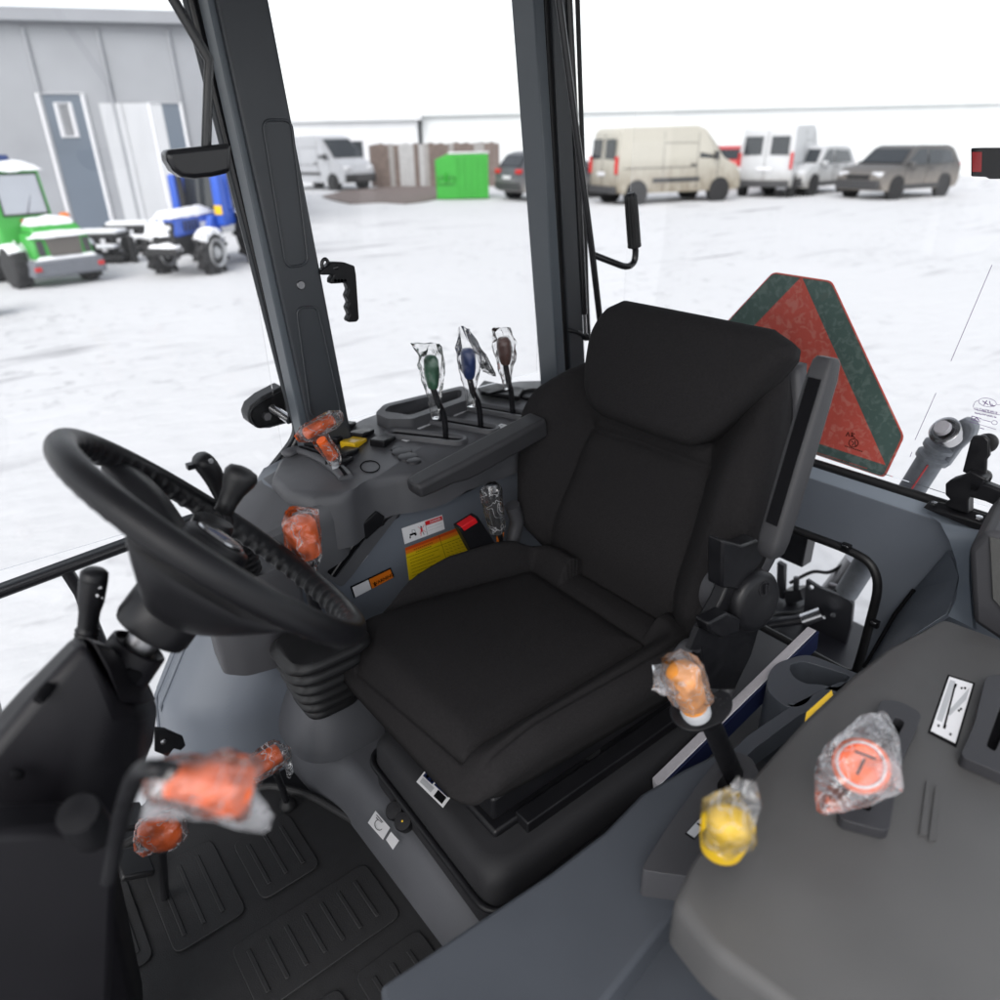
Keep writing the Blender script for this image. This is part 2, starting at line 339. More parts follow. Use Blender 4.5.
# ---- rear wall with the low window opening
RW = 1.60; fr = Fr((RW, .87, 1.0), (-1, 0, 0))
a0 = fr.px(813, 479); a1 = fr.px(900, 508); sl = (a1[1]-a0[1])/(a1[0]-a0[0])
zt = lambda s: a0[1]+sl*(s-a0[0])
op = [fr.px(796, 530), fr.px(848, 549), fr.px(872, 562), fr.px(880, 585), fr.px(862, 655), (fr.px(856, 669)[0], -.22), (-.40, -.22), (-.40, fr.px(796, 530)[1]-.01)]
op = roundpoly(op, .05, 6)
outer = [(-.72, -.25), (.78, -.25), (.78, zt(.78)), (-.72, zt(-.72))]
mb = MB(); mb.holed(fr.t, outer, [op], .035)
rw = mb.obj('rear_wall', blue, T, bevel=.003)
b0 = fr.px(818, 464)[1]-zt(fr.px(818, 464)[0])
mb = MB()   # rolled top edge and seal
P = []
for s in np.linspace(-.72, .78, 31):
    P.append([fr.at(s, zt(s), .0), fr.at(s, zt(s)+.003, -.001), fr.at(s, zt(s)+.022, -.022), fr.at(s, zt(s)+.024, -.05), fr.at(s, zt(s)-.03, -.06)])
mb.grid(P); mb.obj('sill_edge', bluel, rw, sharp=30)
mb = MB(); mb.tube([fr.at(s, zt(s)+.028, -.03) for s in (-.72, .78)], .011, 10); mb.obj('window_seal', rub, rw)
mb = MB(); mb.tube([fr.at(a, b, .002) for a, b in op], .011, 10, closed=True)
mb.tube([fr.at(a*1.0, b, -.03) for a, b in op], .013, 10, closed=True)
mb.obj('opening_seal', rub, rw)
mb = MB(); mb.prism([fr.at(a, b, -.028) for a, b in op], fr.n*-.004); mb.obj('lower_pane', glassm, rw)
mb = MB()
for p in ((848, 546), (876, 622)):
    q = fr.at(*fr.px(*p), .008); mb.box(q, (.012, .022, .018), m=0); mb.box(q+V((-.007, 0, .004)), (.004, .014, .006), m=1)
    mb.obj('seal_clip', [blk, chrome], rw, bevel=.001); mb = MB()
# rear window glass, its print and the fine wire
gz = Fr((RW+.045, .87, 1.4), (-1, 0, 0))
mb = MB(); mb.prism([gz.at(-.62, -.06), gz.at(.66, -.06), gz.at(.66, 1.0), gz.at(-.62, 1.0)], gz.n*-.004)
rg = mb.obj('rear_window', glassm, T)
g2 = Fr(gz.o+gz.n*.0022, gz.n)
mb = MB()
def stroke(mb, f2, pts, w, m=0, h=0):
    q = [f2.at(*p, h) for p in pts]; mb.tube(q, w, 5, m)
for a, b in (((992, 265), (951, 361)), ((936, 393), (915, 440)), ((912, 452), (910, 457))):
    stroke(mb, g2, [g2.px(*a), g2.px(*b)], .0006)
mb.obj('heater_wire', purp, rg)
mb = MB()
def ell(cx, cy, rx, ry, rot, n=28): 
    r = math.radians(rot); return [(cx+rx*math.cos(t)*math.cos(r)-ry*math.sin(t)*math.sin(r), cy+rx*math.cos(t)*math.sin(r)+ry*math.sin(t)*math.cos(r)) for t in [2*math.pi*i/n for i in range(n+1)]]
stroke(mb, g2, [g2.px(*p) for p in ell(987.5, 402.5, 9, 4.2, 10)], .0005)
for a, b in (((982.5, 401), (988.5, 405)), ((987, 400.5), (984, 405)), ((989.5, 401), (990.5, 405.5)), ((990.5, 405.5), (995, 406)), ((992, 404), (992.4, 406))):
    stroke(mb, g2, [g2.px(*a), g2.px(*b)], .0009)
stroke(mb, g2, [g2.px(*p) for p in ((978, 400.5), (975, 402), (973.3, 406), (974, 409), (985, 412), (1000, 415), (1001, 411), (1001, 405), (997, 404.5))], .0005)
rg_ = random.Random(3)
for x_, x1_, y_, dy, hh, st in ((975.5, 998, 407.3, .20, 2.6, 1.5), (975, 996, 412, .22, 1.5, 1.3)):
    while x_ < x1_:
        yb_ = y_+(x_-975)*dy; k = rg_.random()
        stroke(mb, g2, [g2.px(x_, yb_), g2.px(x_+rg_.uniform(-.3, .3), yb_+hh)], .0005)
        if k > .35: stroke(mb, g2, [g2.px(x_, yb_+hh*rg_.choice((0, .5, 1))), g2.px(x_+st*.8, yb_+hh*rg_.choice((0, .5, 1)))], .0005)
        x_ += st
stroke(mb, g2, [g2.px(*p) for p in ((971.8, 416), (971.5, 419.5), (980, 422), (981, 418.5), (971.8, 416))], .0008)
stroke(mb, g2, [g2.px(974, 419.5), g2.px(976.5, 417.5), g2.px(979, 420.5)], .0012)
stroke(mb, g2, [g2.px(982, 419.5), g2.px(991, 422)], .0006)
stroke(mb, g2, [g2.px(*p) for p in ell(994.5, 422.6, 2.8, 2, 10)], .0005)
stroke(mb, g2, [g2.px(969.5, 421.5), g2.px(983, 425.5), g2.px(996, 429.5)], .0005)
stroke(mb, g2, [g2.px(980, 428), g2.px(984, 429)], .0009)
mb.obj('glass_print', purp, rg)
# right rear quarter glass and door glass
def ypane(name, y, x0_, x1_, z0, z1):
    mb = MB(); mb.prism([(x0_, y, z0), (x1_, y, z0), (x1_, y, z1), (x0_, y, z1)], (0, .004, 0)); return mb.obj(name, glassm, T)
ypane('side_window', 1.575, .72, 1.38, 1.43, 2.42)
ypane('door_window', 1.645, -.70, .60, 1.27, 2.42)
# ---- pillars
def ext(p, q, z): p = V(p); q = V(q); t = (z-p.z)/(q.z-p.z); return p+(q-p)*t
def pillar(name, y, L0, L1, R0, R1, z0, z1, dep, m):
    a, b = Y(*L0, y), Y(*L1, y); c, d = Y(*R0, y), Y(*R1, y)
    poly = [ext(a, b, z0), ext(c, d, z0), ext(c, d, z1), ext(a, b, z1)]
    return poly, MB().prism(poly, (0, dep, 0))
BP = 1.50
poly, mb = pillar('b', BP, (253, 168), (308, 420), (301, 168), (349, 420), 1.36, 2.42, .07, None)
bp = mb.obj('door_pillar', pillm, T, bevel=.006, bseg=3)
fb = Fr((.6, BP, 1.7), (0, -1, 0))
def recess(px, r):
    q = [fb.px(*p) for p in px]; pl = roundpoly(q, r, 5)
    mb = MB(); mb.tube([fb.at(a, b, .0005) for a, b in pl], .0035, 8, closed=True, flat=.8); return mb.obj('pressed_rib', pillm, bp, sharp=80)
recess([(262, 120), (291, 120), (308, 264), (286, 268)], .018)
recess([(296, 308), (317, 306), (341, 412), (330, 417), (311, 417)], .018)
MB().lathe(fb.at(*fb.px(300.6, 285)), fb.n, [(.0, .004), (.008, .004), (.0095, .002), (.0098, 0)], 24).obj('bolt', steel, bp)
poly, mb = pillar('bs', BP+.012, (244.5, 168), (299.5, 420), (253, 168), (308, 420), 1.36, 2.42, .05, None)
mb.obj('pillar_flange', pill2, bp, bevel=.003)
# door frame: a black tube that follows the pillar, bends at the fender and runs forward
DY = 1.59
top = ext(Y(233, 168, DY), Y(294, 412, DY), 2.42)
pts = [top, Y(233, 168, DY), Y(294, 412, DY), Y(299, 428, DY), Y(296, 442, DY), Y(283, 460, DY), Y(262, 485, DY), Y(240, 503, DY), Y(222, 511, DY), Y(190, 521, DY), Y(0, 591, DY), Y(-200, 665, DY)]
pth = [top.lerp(pts[2], t/10) for t in range(10)]+spline(pts[2:9], 6)+[Y(190, 521, DY), Y(0, 591, DY), Y(-200, 665, DY)]
df = MB().tube(pth, .0155, 14).obj('door_frame', glossb, T, sharp=80)
off = V((-.012, -.006, .012))
MB().tube([p+off for p in pth], .0065, 8).obj('door_seal', pillm, df, sharp=80)
MB().tube([Y(66, 570, DY), Y(80, 592, DY), Y(100, 640, DY), Y(112, 690, DY), Y(120, 760, DY)], .013, 12).obj('door_strut', glossb, df, sharp=80)
# hinge bracket with bolts outside the door
hy = 1.66
hp = [Y(p[0], p[1], hy) for p in ((283, 386), (262, 397), (251, 406), (247.5, 415), (250, 423), (258, 429), (270, 428.5), (290, 423))]
mb = MB(); mb.prism(hp, (0, .05, 0)); hb = mb.obj('hinge_bracket', rub, T, bevel=.006, bseg=3)
mb = MB(); mb.tube(spline([p+V((0, -.004, 0)) for p in [hp[0].lerp(hp[7], .1), hp[1].lerp(hp[6], .12), hp[2].lerp(hp[5], .14), hp[3].lerp(hp[4], .3)+V((.006, 0, 0)), hp[5].lerp(hp[2], .12), hp[6].lerp(hp[1], .12), hp[7].lerp(hp[0], .1)]], 5), .003, 8); mb.obj('bracket_rib', blk, hb, sharp=80)
a = Y(272, 408, hy-.01); b = Y(290, 420, DY); MB().tube([a, b], .011, 14).obj('hinge_pin', chrome, hb)
MB().lathe(Y(266, 416, hy), (0, -1, .1), [(0, .012), (.010, .012), (.012, .004), (.012, 0)], 6).obj('hinge_bolt', steel, hb)
# rear (C) pillar in three strips
CP = 1.46
poly, mb = pillar('c', CP, (544.5, 168), (558, 381), (554, 168), (566.5, 381), 1.36, 2.42, .08, None)
cp = mb.obj('rear_pillar', pill2, T, bevel=.004)
poly, mb = pillar('c2', CP+.012, (554, 168), (566.5, 381), (560, 168), (571, 381), 1.36, 2.42, .06, None)
mb.obj('pillar_groove', rub, cp, bevel=.001)
poly, mb = pillar('c3', CP+.004, (560, 168), (571, 381), (576.5, 168), (586, 381), 1.36, 2.42, .07, None)
mb.obj('pillar_flange', pillm, cp, bevel=.003)
# gas strut with its bright rod and ball mount
SY = 1.42
t0 = ext(Y(577.5, 168, SY), Y(585, 316, SY), 2.42)
gs = MB().tube([t0, Y(584.5, 314, SY)], .0085, 14).obj('gas_strut', glossb, T)
MB().tube([Y(584.5, 313, SY), Y(585.6, 336, SY)], .005, 10).obj('strut_rod', chrome, gs)
mb = MB(); mb.tube([Y(568, 330, SY+.02), Y(577, 332, SY), Y(586, 337, SY)], .006, 10); mb.lathe(Y(586, 337, SY), (0, -1, 0), [(0, .012), (.008, .010), (.011, 0), (.008, -.01), (0, -.012)], 16); mb.obj('strut_mount', blk, gs)
mb = MB(); mb.tube(spline([ext(Y(583, 168, CP), Y(588, 320, CP), 2.42), Y(583, 168, CP), Y(588, 322, CP), Y(592, 342, CP), Y(604, 360, CP), Y(640, 392, CP)], 6), .006, 8); mb.obj('window_frame', rub, cp, sharp=80)
# small knob outside the pillar
MB().lathe(Y(553, 345, 1.52), (-1, 0, .1), [(0, -.01), (.011, -.01), (.013, 0), (.011, .008), (0, .01)], 20).obj('latch_knob', blk, cp)
# grab bar with ribbed grip
GY = 1.36
t0 = ext(Y(581, 168, GY), Y(592, 251, GY), 2.42)
gb = MB().tube([t0, Y(581, 168, GY), Y(592, 251, GY), Y(602, 338, GY), Y(606, 372, GY)], .0085, 12).obj('grab_bar', glossb, T, sharp=80)
mb = MB(); mb.tube(spline([Y(594, 255, GY), Y(612, 262, GY-.02), Y(626, 266.5, GY-.03), Y(633.5, 262.5, GY-.03), Y(635.5, 252, GY-.03), Y(634, 240, GY-.03)], 6), .0085, 12); mb.obj('bar_arm', glossb, gb, sharp=80)
mb = MB(); g0, g1 = Y(634.5, 247, GY-.03), Y(630.5, 193, GY-.03); rings = []
u, w, d = frame_from(g1-g0)
for k in range(9):
    t = k/8; r = [.0165, .0172, .0165, .0165, .0162, .016, .0155, .0145, .009][k]
    rings.append([g0.lerp(g1, [0, .03, .06, .3, .5, .7, .88, .95, 1][k])+(u*math.cos(a)+w*math.sin(a))*(r*(1+.06*math.cos(14*a))) for a in [2*math.pi*i/84 for i in range(84)]])
mb.loft(rings).obj('grip', rub, gb, sharp=50)
# window latch on the side glass behind the pillar
LY = 1.49
lp = [Y(*p, LY) for p in ((321, 271), (332, 262), (345, 262.5), (355, 266), (356.5, 275), (359.5, 319), (357, 322), (349, 322.5), (347.5, 320), (350, 315), (347, 308), (349.5, 303), (346.5, 296), (349, 290), (346.5, 283), (331, 284), (331, 279), (334, 275), (321, 275))]
mb = MB(); mb.prism(lp, (0, .022, 0)); wl = mb.obj('window_latch', blk, T, bevel=.003)
mb = MB(); mb.tube([Y(325+3.2*math.cos(a), 264.5+5.5*math.sin(a), LY+.01) for a in np.linspace(0, 2*math.pi, 20)[:-1]], .004, 8, closed=True); mb.tube([Y(327, 270, LY+.01), Y(338, 267, LY)], .005, 8); mb.obj('latch_ring', glossb, wl, sharp=80)
mb = MB()
for k in range(4): mb.lathe(Y(333+k*3.2, 280, LY+.012), (0, -1, 0), [(0, .012), (.0035, .012), (.0035, 0)], 8)
mb.obj('latch_spring', glossb, wl)
# roof and the far posts that carry it (above and beside the frame)
mb = MB(); mb.box((.55, .87, 2.50), (2.4, 1.66, .15)); crf = mb.obj('cab_roof', blk, T, bevel=.03)
mb = MB(); mb.box((.55, .87, 2.42), (2.3, 1.56, .012)); mb.obj('fill_liner', mat('light grey headliner', (.50, .50, .50), .9, var=.05, vs=30, bump=.5, bs=300), crf, bevel=.004)  # unseen pale liner, added to bounce fill light down into the cab
mb = MB(); mb.prism([(1.52, .10, 1.3), (1.60, .10, 1.3), (1.60, .10, 2.43), (1.52, .10, 2.43)], (0, .07, 0)); mb.obj('rear_pillar', pillm, T, bevel=.005)
mb = MB(); mb.prism([(-.72, 1.5, .75), (-.64, 1.5, .75), (-.58, 1.5, 2.43), (-.66, 1.5, 2.43)], (0, .07, 0)); mb.obj('front_pillar', pillm, T, bevel=.005)
# interior mirror and rear work lamp that hang from the roof line
my = 1.30
mp = [Y(*p, my) for p in ((166, 150), (168, 161), (174, 171), (183, 177.5), (196, 179), (214, 177), (232, 172.5), (232, 143))]
mb = MB(); mb.prism(mp, (0, .04, 0)); im = mb.obj('roof_mirror', glossb, T, bevel=.008, bseg=3)
mb = MB(); mb.tube([Y(206, 152, my+.02), Y(209, 60, my+.02), V((.33, my+.02, 2.44))], .008, 10); mb.obj('mirror_stem', glossb, im)
lx = 1.72
lp = [X(*p, lx) for p in ((970.5, 148), (970.5, 176.5), (986, 177), (988, 179), (1030, 179), (1030, 148))]
mb = MB(); mb.prism(lp, (.06, 0, 0)); wl2 = mb.obj('tail_lamp', blk, T, bevel=.004)
lz = [X(*p, lx-.003) for p in ((972, 152), (972, 172), (981, 172), (981.5, 152))]
MB().prism(lz, (.01, 0, 0)).obj('lens', redm, wl2, bevel=.001)
# ================================================================== THE SEAT
S = empty('driver_seat', (.75, .87, .87), T); S['label'] = 'black cloth seat with a curved headrest pad and a folded armrest'
# cushion
SX0, SX1 = .405, 1.03
cfz = Fr((0, 0, 1.215), V((.05, 0, 1)), (0, 1, 0))     # u=x, v=y
def cush(px): return cfz.px(*px)
ins = [cush(p) for p in ((357, 652), (463, 748), (646, 640), (532, 566), (357, 612))]
insA = np.array(ins)
def inside_d(s, h, poly):   # signed distance, + outside
    d = seg_d(s, h, list(poly)+[poly[0]]); c = np.zeros(s.shape, bool); n = len(poly)
    for i in range(n):
        x0_, y0_ = poly[i]; x1_, y1_ = poly[(i+1) % n]
        q = ((y0_ > h) != (y1_ > h)) & (s < (x1_-x0_)*(h-y0_)/(y1_-y0_+1e-12)+x0_); c ^= q
    return np.where(c, -d, d)
YN, YF = .605, 1.125
def cdisp(s, h):      # s = y - .865 , h = x along the cushion
    px_, py_ = h, s
    d = inside_d(px_, py_, ins)
    z = .012*np.exp(-(d/.0)**2) if False else 0*s
    side = np.where((py_ < .74) | (py_ > .99), 1, .0)*sstep(0, .05, d)*sstep(.42, .60, px_)
    z = z+.030*side+.045*np.where(py_ > .99, 1, 0)*sstep(.0, .03, d)*sstep(.50, .66, px_)*sstep(1.05, .85, px_)-.009*np.exp(-(d/.0045)**2)-.009*np.exp(-(d/.022)**2)
    z = z+.012*np.clip(-d/.12, 0, 1)*(1-np.clip(-d/.12, 0, 1)*.4)
    z = z+.012*sstep(.62, .40, px_)*0-.035*sstep(.52, .43, px_)**2
    z = z-.006*np.exp(-(np.abs(py_-.662)/.004)**2)*sstep(.46, .50, px_)
    return z
rows = []
for h, l, r in ((.436, .71, 1.05), (.441, .675, 1.09), (.455, .648, 1.115), (.485, .632, 1.135), (.56, .626, 1.150), (.75, .622, 1.158), (.92, .62, 1.14), (1.0, .63, 1.10), (1.03, .66, 1.06)):
    rows.append((h, l, r))
class CF:   # frame with first coordinate y, second x
    def at(s, a, b, h=0): return cfz.at(b, a, h)
mb = pillow(CF(), rows, .045, .075, cdisp, 130, 130, .06)
mb.obj('seat_cushion', fabric, S, sharp=180)
# backrest
BA = math.radians(16)
bo = V((1.005, .868, 1.135)); bn = V((-math.cos(BA), 0, math.sin(BA)))
fbk = Fr(bo, bn)          # u = -y, v = up along the back
seamL = [fbk.px(*p) for p in ((593, 421), (571, 480), (551, 544), (545, 560))]
seamR = [fbk.px(*p) for p in ((711, 443), (704, 494), (690, 545), (674, 612))]
seamT = [fbk.px(*p) for p in ((593, 428), (650, 446), (709, 468))]
wL = np.array(seamL)[:, 0].mean(); wR = np.array(seamR)[:, 0].mean()
wingtop = .44
def bdisp(s, h):
    wl = sstep(wL+.01, wL-.085, s); wr = sstep(wR-.01, wR+.085, s)
    prof = sstep(-.02, .10, h)*sstep(.60, .34, h)
    z = .075*(wl+wr)*prof
    z = z+.014*np.sin(np.clip((h)/.5, 0, 1)*math.pi)*(1-wl-wr)
    z = z+.016*np.exp(-((h-.12)/.07)**2)*(1-wl-wr)
    for sm in (seamL, seamR, seamT): d = seg_d(s, h, sm); z = z-.009*np.exp(-(d/.0042)**2)-.008*np.exp(-(d/.020)**2)
    return z
rows = [(-.02, -.21, .17), (.0, -.245, .205), (.04, -.278, .228), (.10, -.318, .245), (.20, -.350, .262), (.28, -.372, .268), (.34, -.378, .264), (.40, -.360, .252), (.46, -.298, .236), (.52, -.232, .216), (.56, -.196, .198), (.59, -.17, .175), (.60, -.14, .14)]
mb = pillow(fbk, rows, .035, .075, bdisp, 120, 130, .06)
mb.obj('backrest', fabric, S, sharp=180)
# headrest pad
fhd = Fr(bo+bn*.062, bn)
hp = [fhd.px(*p) for p in ((592, 400), (604, 328), (632, 306), (790, 342), (786, 356), (704, 449))]
top_h = fhd.px(640, 305)[1]; bot_h = fhd.px(690, 450)[1]; bl = fhd.px(602, 420); br = fhd.px(700, 450)
tl = fhd.px(608, 322); tr = fhd.px(794, 346)
print('HEAD', top_h, bot_h, bl, br, tl, tr, fhd.px(592, 392), fhd.px(783, 360), fhd.px(717, 433))
rows = [(.392, -.125, .085), (.398, -.155, .110), (.412, -.178, .130), (.44, -.196, .152), (.48, -.206, .176), (.53, -.213, .203), (.56, -.213, .218), (.59, -.208, .232), (.612, -.196, .228), (.63, -.16, .18)]
def hdisp(s, h): return .030*np.cos(np.clip(s/.24, -1, 1)*math.pi/2)+.012*np.sin(np.clip((h-.385)/.245, 0, 1)*math.pi)-.012*sstep(.55, .63, h)
mb = pillow(fhd, rows, .030, .075, hdisp, 90, 90, .05)
mb.obj('headrest', fabric, S, sharp=180)
# moulded back shell showing as a pale edge behind the cloth
rows = [(-.02, -.20, .19), (.2, -.27, .255), (.35, -.27, .262), (.5, -.215, .225), (.585, -.17, .19)]
mb = pillow(Fr(bo-bn*.075, bn), rows, .02, .05, lambda s, h: 0*s, 30, 30, .15)
mb.obj('back_shell', tower, S, sharp=180)
# suspension under the cushion
mb = MB(); mb.box((.76, .85, 1.075), (.54, .38, .05)); mb.box((.75, .87, .99), (.50, .40, .03)); mb.box((.76, .87, .925), (.50, .40, .06))
sus = mb.obj('suspension', blk, S, bevel=.006)
mb = MB()
for k in range(7):
    z = .885+k*.022; mb.lathe((.75, .87, z), (0, 0, 1), [(.17, 0), (.20, .011), (.17, .022)], 4, hint=(0, 1, 0))
mb.obj('suspension_bellows', rub, sus, sharp=60)
for y in (.66, 1.08):
    mb = MB(); mb.box((.80, y, 1.00), (.50, .035, .03)); mb.box((.80, y, .965), (.50, .05, .02)); mb.obj('slide_rail', blk, sus, bevel=.003)
lt = Z(538, 808, .985); 
mb = MB(); mb.box(lt, (.085, .05, .03), Matrix.Rotation(-.15, 3, 'Z')); mb.box(lt+V((.0, -.030, -.004)), (.08, .012, .018), Matrix.Rotation(-.15, 3, 'Z')); mb.obj('height_lever', blk, sus, bevel=.004)
# plinth in front of the seat with a sticker
rings = []
for z, g in ((.86, 0), (.90, 0), (.965, .004), (.985, .016), (.992, .035)):
    rings.append([V((a, b, z)) for a, b in roundpoly([(.438+g, .60+g), (1.0, .60+g), (1.0, 1.03-g), (.452+g, 1.03-g)], .045, 6)])
pl_ = MB().loft(rings).obj('seat_base', tower2, S, sharp=50)
mb = MB(); mb.tube([V((a, b, .925)) for a, b in roundpoly([(.434, .596), (1.0, .596), (1.0, 1.034), (.448, 1.034)], .045, 6)], .007, 8, closed=True); mb.obj('base_bead', blk, pl_, sharp=80)
pf = Fr((.45, .87, .9925), (0, 0, 1), (0, 1, 0)); q = Quad(pf, (428, 767), (455.5, 791), (443, 808), (416.5, 782))
mb = MB(); q.rect(mb, 0, 0, 1, 1, 0, .001)
for u0, v0, u1, v1, m in ((.05, .05, .40, .55, 1), (.45, .08, .95, .50, 1), (.08, .62, .5, .9, 2), (.62, .55, .92, .92, 3), (.12, .12, .2, .5, 4), (.52, .14, .60, .45, 4), (.3, .4, .36, .5, 5)): q.rect(mb, u0, v0, u1, v1, m, .0018)
mb.obj('sticker', [white, navy, greyl, inkm, chrome, midor], pl_)
# far armrest, folded down
aT = 1.405
A = [Y(408, 477, 1.19), Y(418, 484, 1.15), Y(514, 434, 1.15), Y(514, 424, 1.19)]
fa = Fr(Y(440, 470, 1.17), (0, -1, 0))
a0_ = Y(417, 487, 1.145); a1_ = Y(545, 418, 1.145); d = (a1_-a0_).normalized()
up = V((-d.z, 0, d.x)); rings = []
for t, wn, wf, dn in ((0, .012, .040, .020), (.02, .0, .052, .030), (.10, .0, .056, .034), (.25, -.002, .056, .036), (.34, -.004, .056, .044), (.42, -.004, .056, .046), (.70, -.004, .056, .046), (1.0, -.004, .056, .046)):
    p = a0_.lerp(a1_, t)
    sec = [(wn+.006, 0), (wf-.006, 0), (wf, -.006), (wf, -dn), (wf-.006, -dn-.004), (wn+.010, -dn-.004), (wn+.002, -dn), (wn, -.008)]
    rings.append([p+V((0, a, 0))+up*b for a, b in sec])
MB().loft(rings).obj('armrest', armm2, S, bevel=.004, bseg=3)
# near armrest, folded up beside the back
NY = .505
tp = [(812, 357), (841, 364), (846, 372), (787, 555), (772, 563), (766, 556), (760, 520)]
T0 = Y(828, 357, .53); T1 = Y(769, 556, .53)
dr = (T1-T0).normalized(); L = (T1-T0).length; nrm = V((-1, .05, .12)); nrm = (nrm-dr*nrm.dot(dr)).normalized(); sd = dr.cross(nrm)
print('ARM', T0, T1, L)
rings = []
for t, w, th in ((0, .013, .012), (.02, .017, .016), (.10, .0195, .019), (.5, .0205, .021), (.9, .020, .021), (.97, .018, .019), (1, .012, .012)):
    p = T0.lerp(T1, t); c = []
    for k in range(24):
        a = 2*math.pi*k/24; ca, sa = math.cos(a), math.sin(a)
        c.append(p+sd*(w*math.copysign(abs(ca)**.45, ca))+nrm*(th*math.copysign(abs(sa)**.45, sa)))
    rings.append(c)
na = MB().loft(rings).obj('armrest', armm, S, sharp=50)
mb = MB(); p0 = T0.lerp(T1, .10)+nrm*.0195; p1 = T0.lerp(T1, .82)+nrm*.0212
mb.loft([[p0.lerp(p1, t)+sd*(.0105*c_)+nrm*(z_) for c_, z_ in ((-1, -.004), (-1, .0012), (1, .0012), (1, -.004))] for t in (0, 1)]); na2 = mb.obj('armrest_slot', inkm, S, sharp=60)
# hinge bracket, adjuster wheel and tilt lever on the near side
kc = Y(752, 600, .56); kn_ = V((-.12, -.95, .16)).normalized()
mb = MB(); mb.lathe(kc, kn_, [(0, .020), (.042, .0205), (.051, .017), (.0565, .010), (.057, -.006), (.053, -.016)], 44); kb = mb.obj('recline_knob', blk, S, sharp=55)
mb = MB(); u, w, d = frame_from(kn_); cc = kc+kn_*.0185+w*.028+u*.006
mb.lathe(cc, kn_, [(.0, .0012), (.012, .0012), (.0125, .003), (.0135, .003), (.0138, .0)], 28); mb.box(cc+kn_*.004, (.004, .018, .006), Matrix((u, w, d)).transposed()); mb.box(cc+kn_*.004+u*.006, (.003, .014, .006), Matrix((u, w, d)).transposed())
mb.obj('knob_cap', glossb, kb)
mb = MB(); mb.lathe(kc-kn_*.022-u*.010, kn_, [(.040, -.055), (.046, -.05), (.046, .004), (.040, .01)], 32); mb.obj('knob_collar', tower, kb)
b0 = Y(716, 545, .56); mb = MB()
mb.prism([Y(*p, .565) for p in ((723, 541), (742, 546), (758, 540), (766, 548), (762, 562), (748, 580), (738, 590), (722, 588))], (0, .03, 0)); mb.obj('armrest_bracket', blk, S, bevel=.004)
mb = MB(); mb.prism([Y(*p, .57) for p in ((738, 560), (752, 575), (765, 610), (752, 655), (735, 690), (705, 690), (700, 640), (722, 600))], (0, .025, 0)); mb.obj('side_plate', blk, S, bevel=.004)
lv = [Y(*p, .57) for p in ((694, 616), (714, 606), (727, 612), (726, 625), (708, 631), (696, 624))]
mb = MB(); mb.prism(lv, (0, -.028, 0)); tl_ = mb.obj('tilt_lever', blk, S, bevel=.004)
mb = MB(); mb.prism([Y(*p, .56) for p in ((699, 628), (710, 630), (700, 650), (690, 650))], (0, .01, 0)); mb.obj('lever_arm', blk, tl_)
# near lower side trim loop behind the amber lever
mb = MB(); mb.tube(spline([Y(*p, .585) for p in ((672, 668), (688, 646), (702, 650), (724, 668), (730, 682), (722, 700))], 6), .014, 10, flat=.8); mb.obj('side_trim', tower, S, sharp=80)
# seat belt buckle and the film-wrapped park lever on the far side
bf = Fr(Y(478, 540, 1.145), (0, -1, 0))
mb = MB(); pB = [Y(*p, 1.145) for p in ((459, 528), (478, 516), (497, 545), (492, 556), (474, 556))]
mb.prism(pB, (0, .025, 0)); bk = mb.obj('belt_buckle', blk, S, bevel=.003)
mb = MB(); mb.prism([Y(*p, 1.142) for p in ((461.5, 527), (475.5, 518.2), (478, 522.5), (464.5, 531))], (0, .02, 0)); mb.obj('release_button', redm, bk, bevel=.001)
# ================================================================== RIGHT CONSOLE
DZ = 1.41
fd = Fr((.8, 1.4, DZ), (0, 0, 1), (0, 1, 0))
rc = empty('right_console', (.9, 1.4, 1.3), T)
# deck outline on z = DZ; the inner edge waves as the photo shows
inn = [(.50, 1.265), (.54, 1.245), (.575, 1.24), (.605, 1.255), (.64, 1.262), (.69, 1.252), (.73, 1.235), (.80, 1.225), (.95, 1.225), (1.15, 1.23), (1.40, 1.25)]
inn = [(p.x, p.y) for p in spline([V((a, b, 0)) for a, b in inn], 4)]
out_ = [(1.44, 1.30), (1.45, 1.45), (1.42, 1.54), (1.34, 1.60), (1.18, 1.645), (.92, 1.65), (.80, 1.62), (.72, 1.585), (.62, 1.545), (.53, 1.50), (.48, 1.42), (.475, 1.33)]
top = inn+out_
rings = []
cen = V((.95, 1.43, 0))
for z, g in ((1.285, -.000), (1.33, .0), (1.385, .001), (1.402, .005), (DZ, .016)):
    r = []
    for a, b in top:
        d = (cen-V((a, b, 0))); d = d.normalized(); 
        low = 0
        zz = z
        if b < 1.27 and z < 1.3: zz = 1.285+.03*sstep(.60, .68, np.array(a)).item()+.02*sstep(.78, .9, np.array(a)).item()
        r.append(V((a, b, zz))+d*g)
    rings.append(r)
MB().loft(rings).obj('console_shell', deckm, rc, sharp=50)
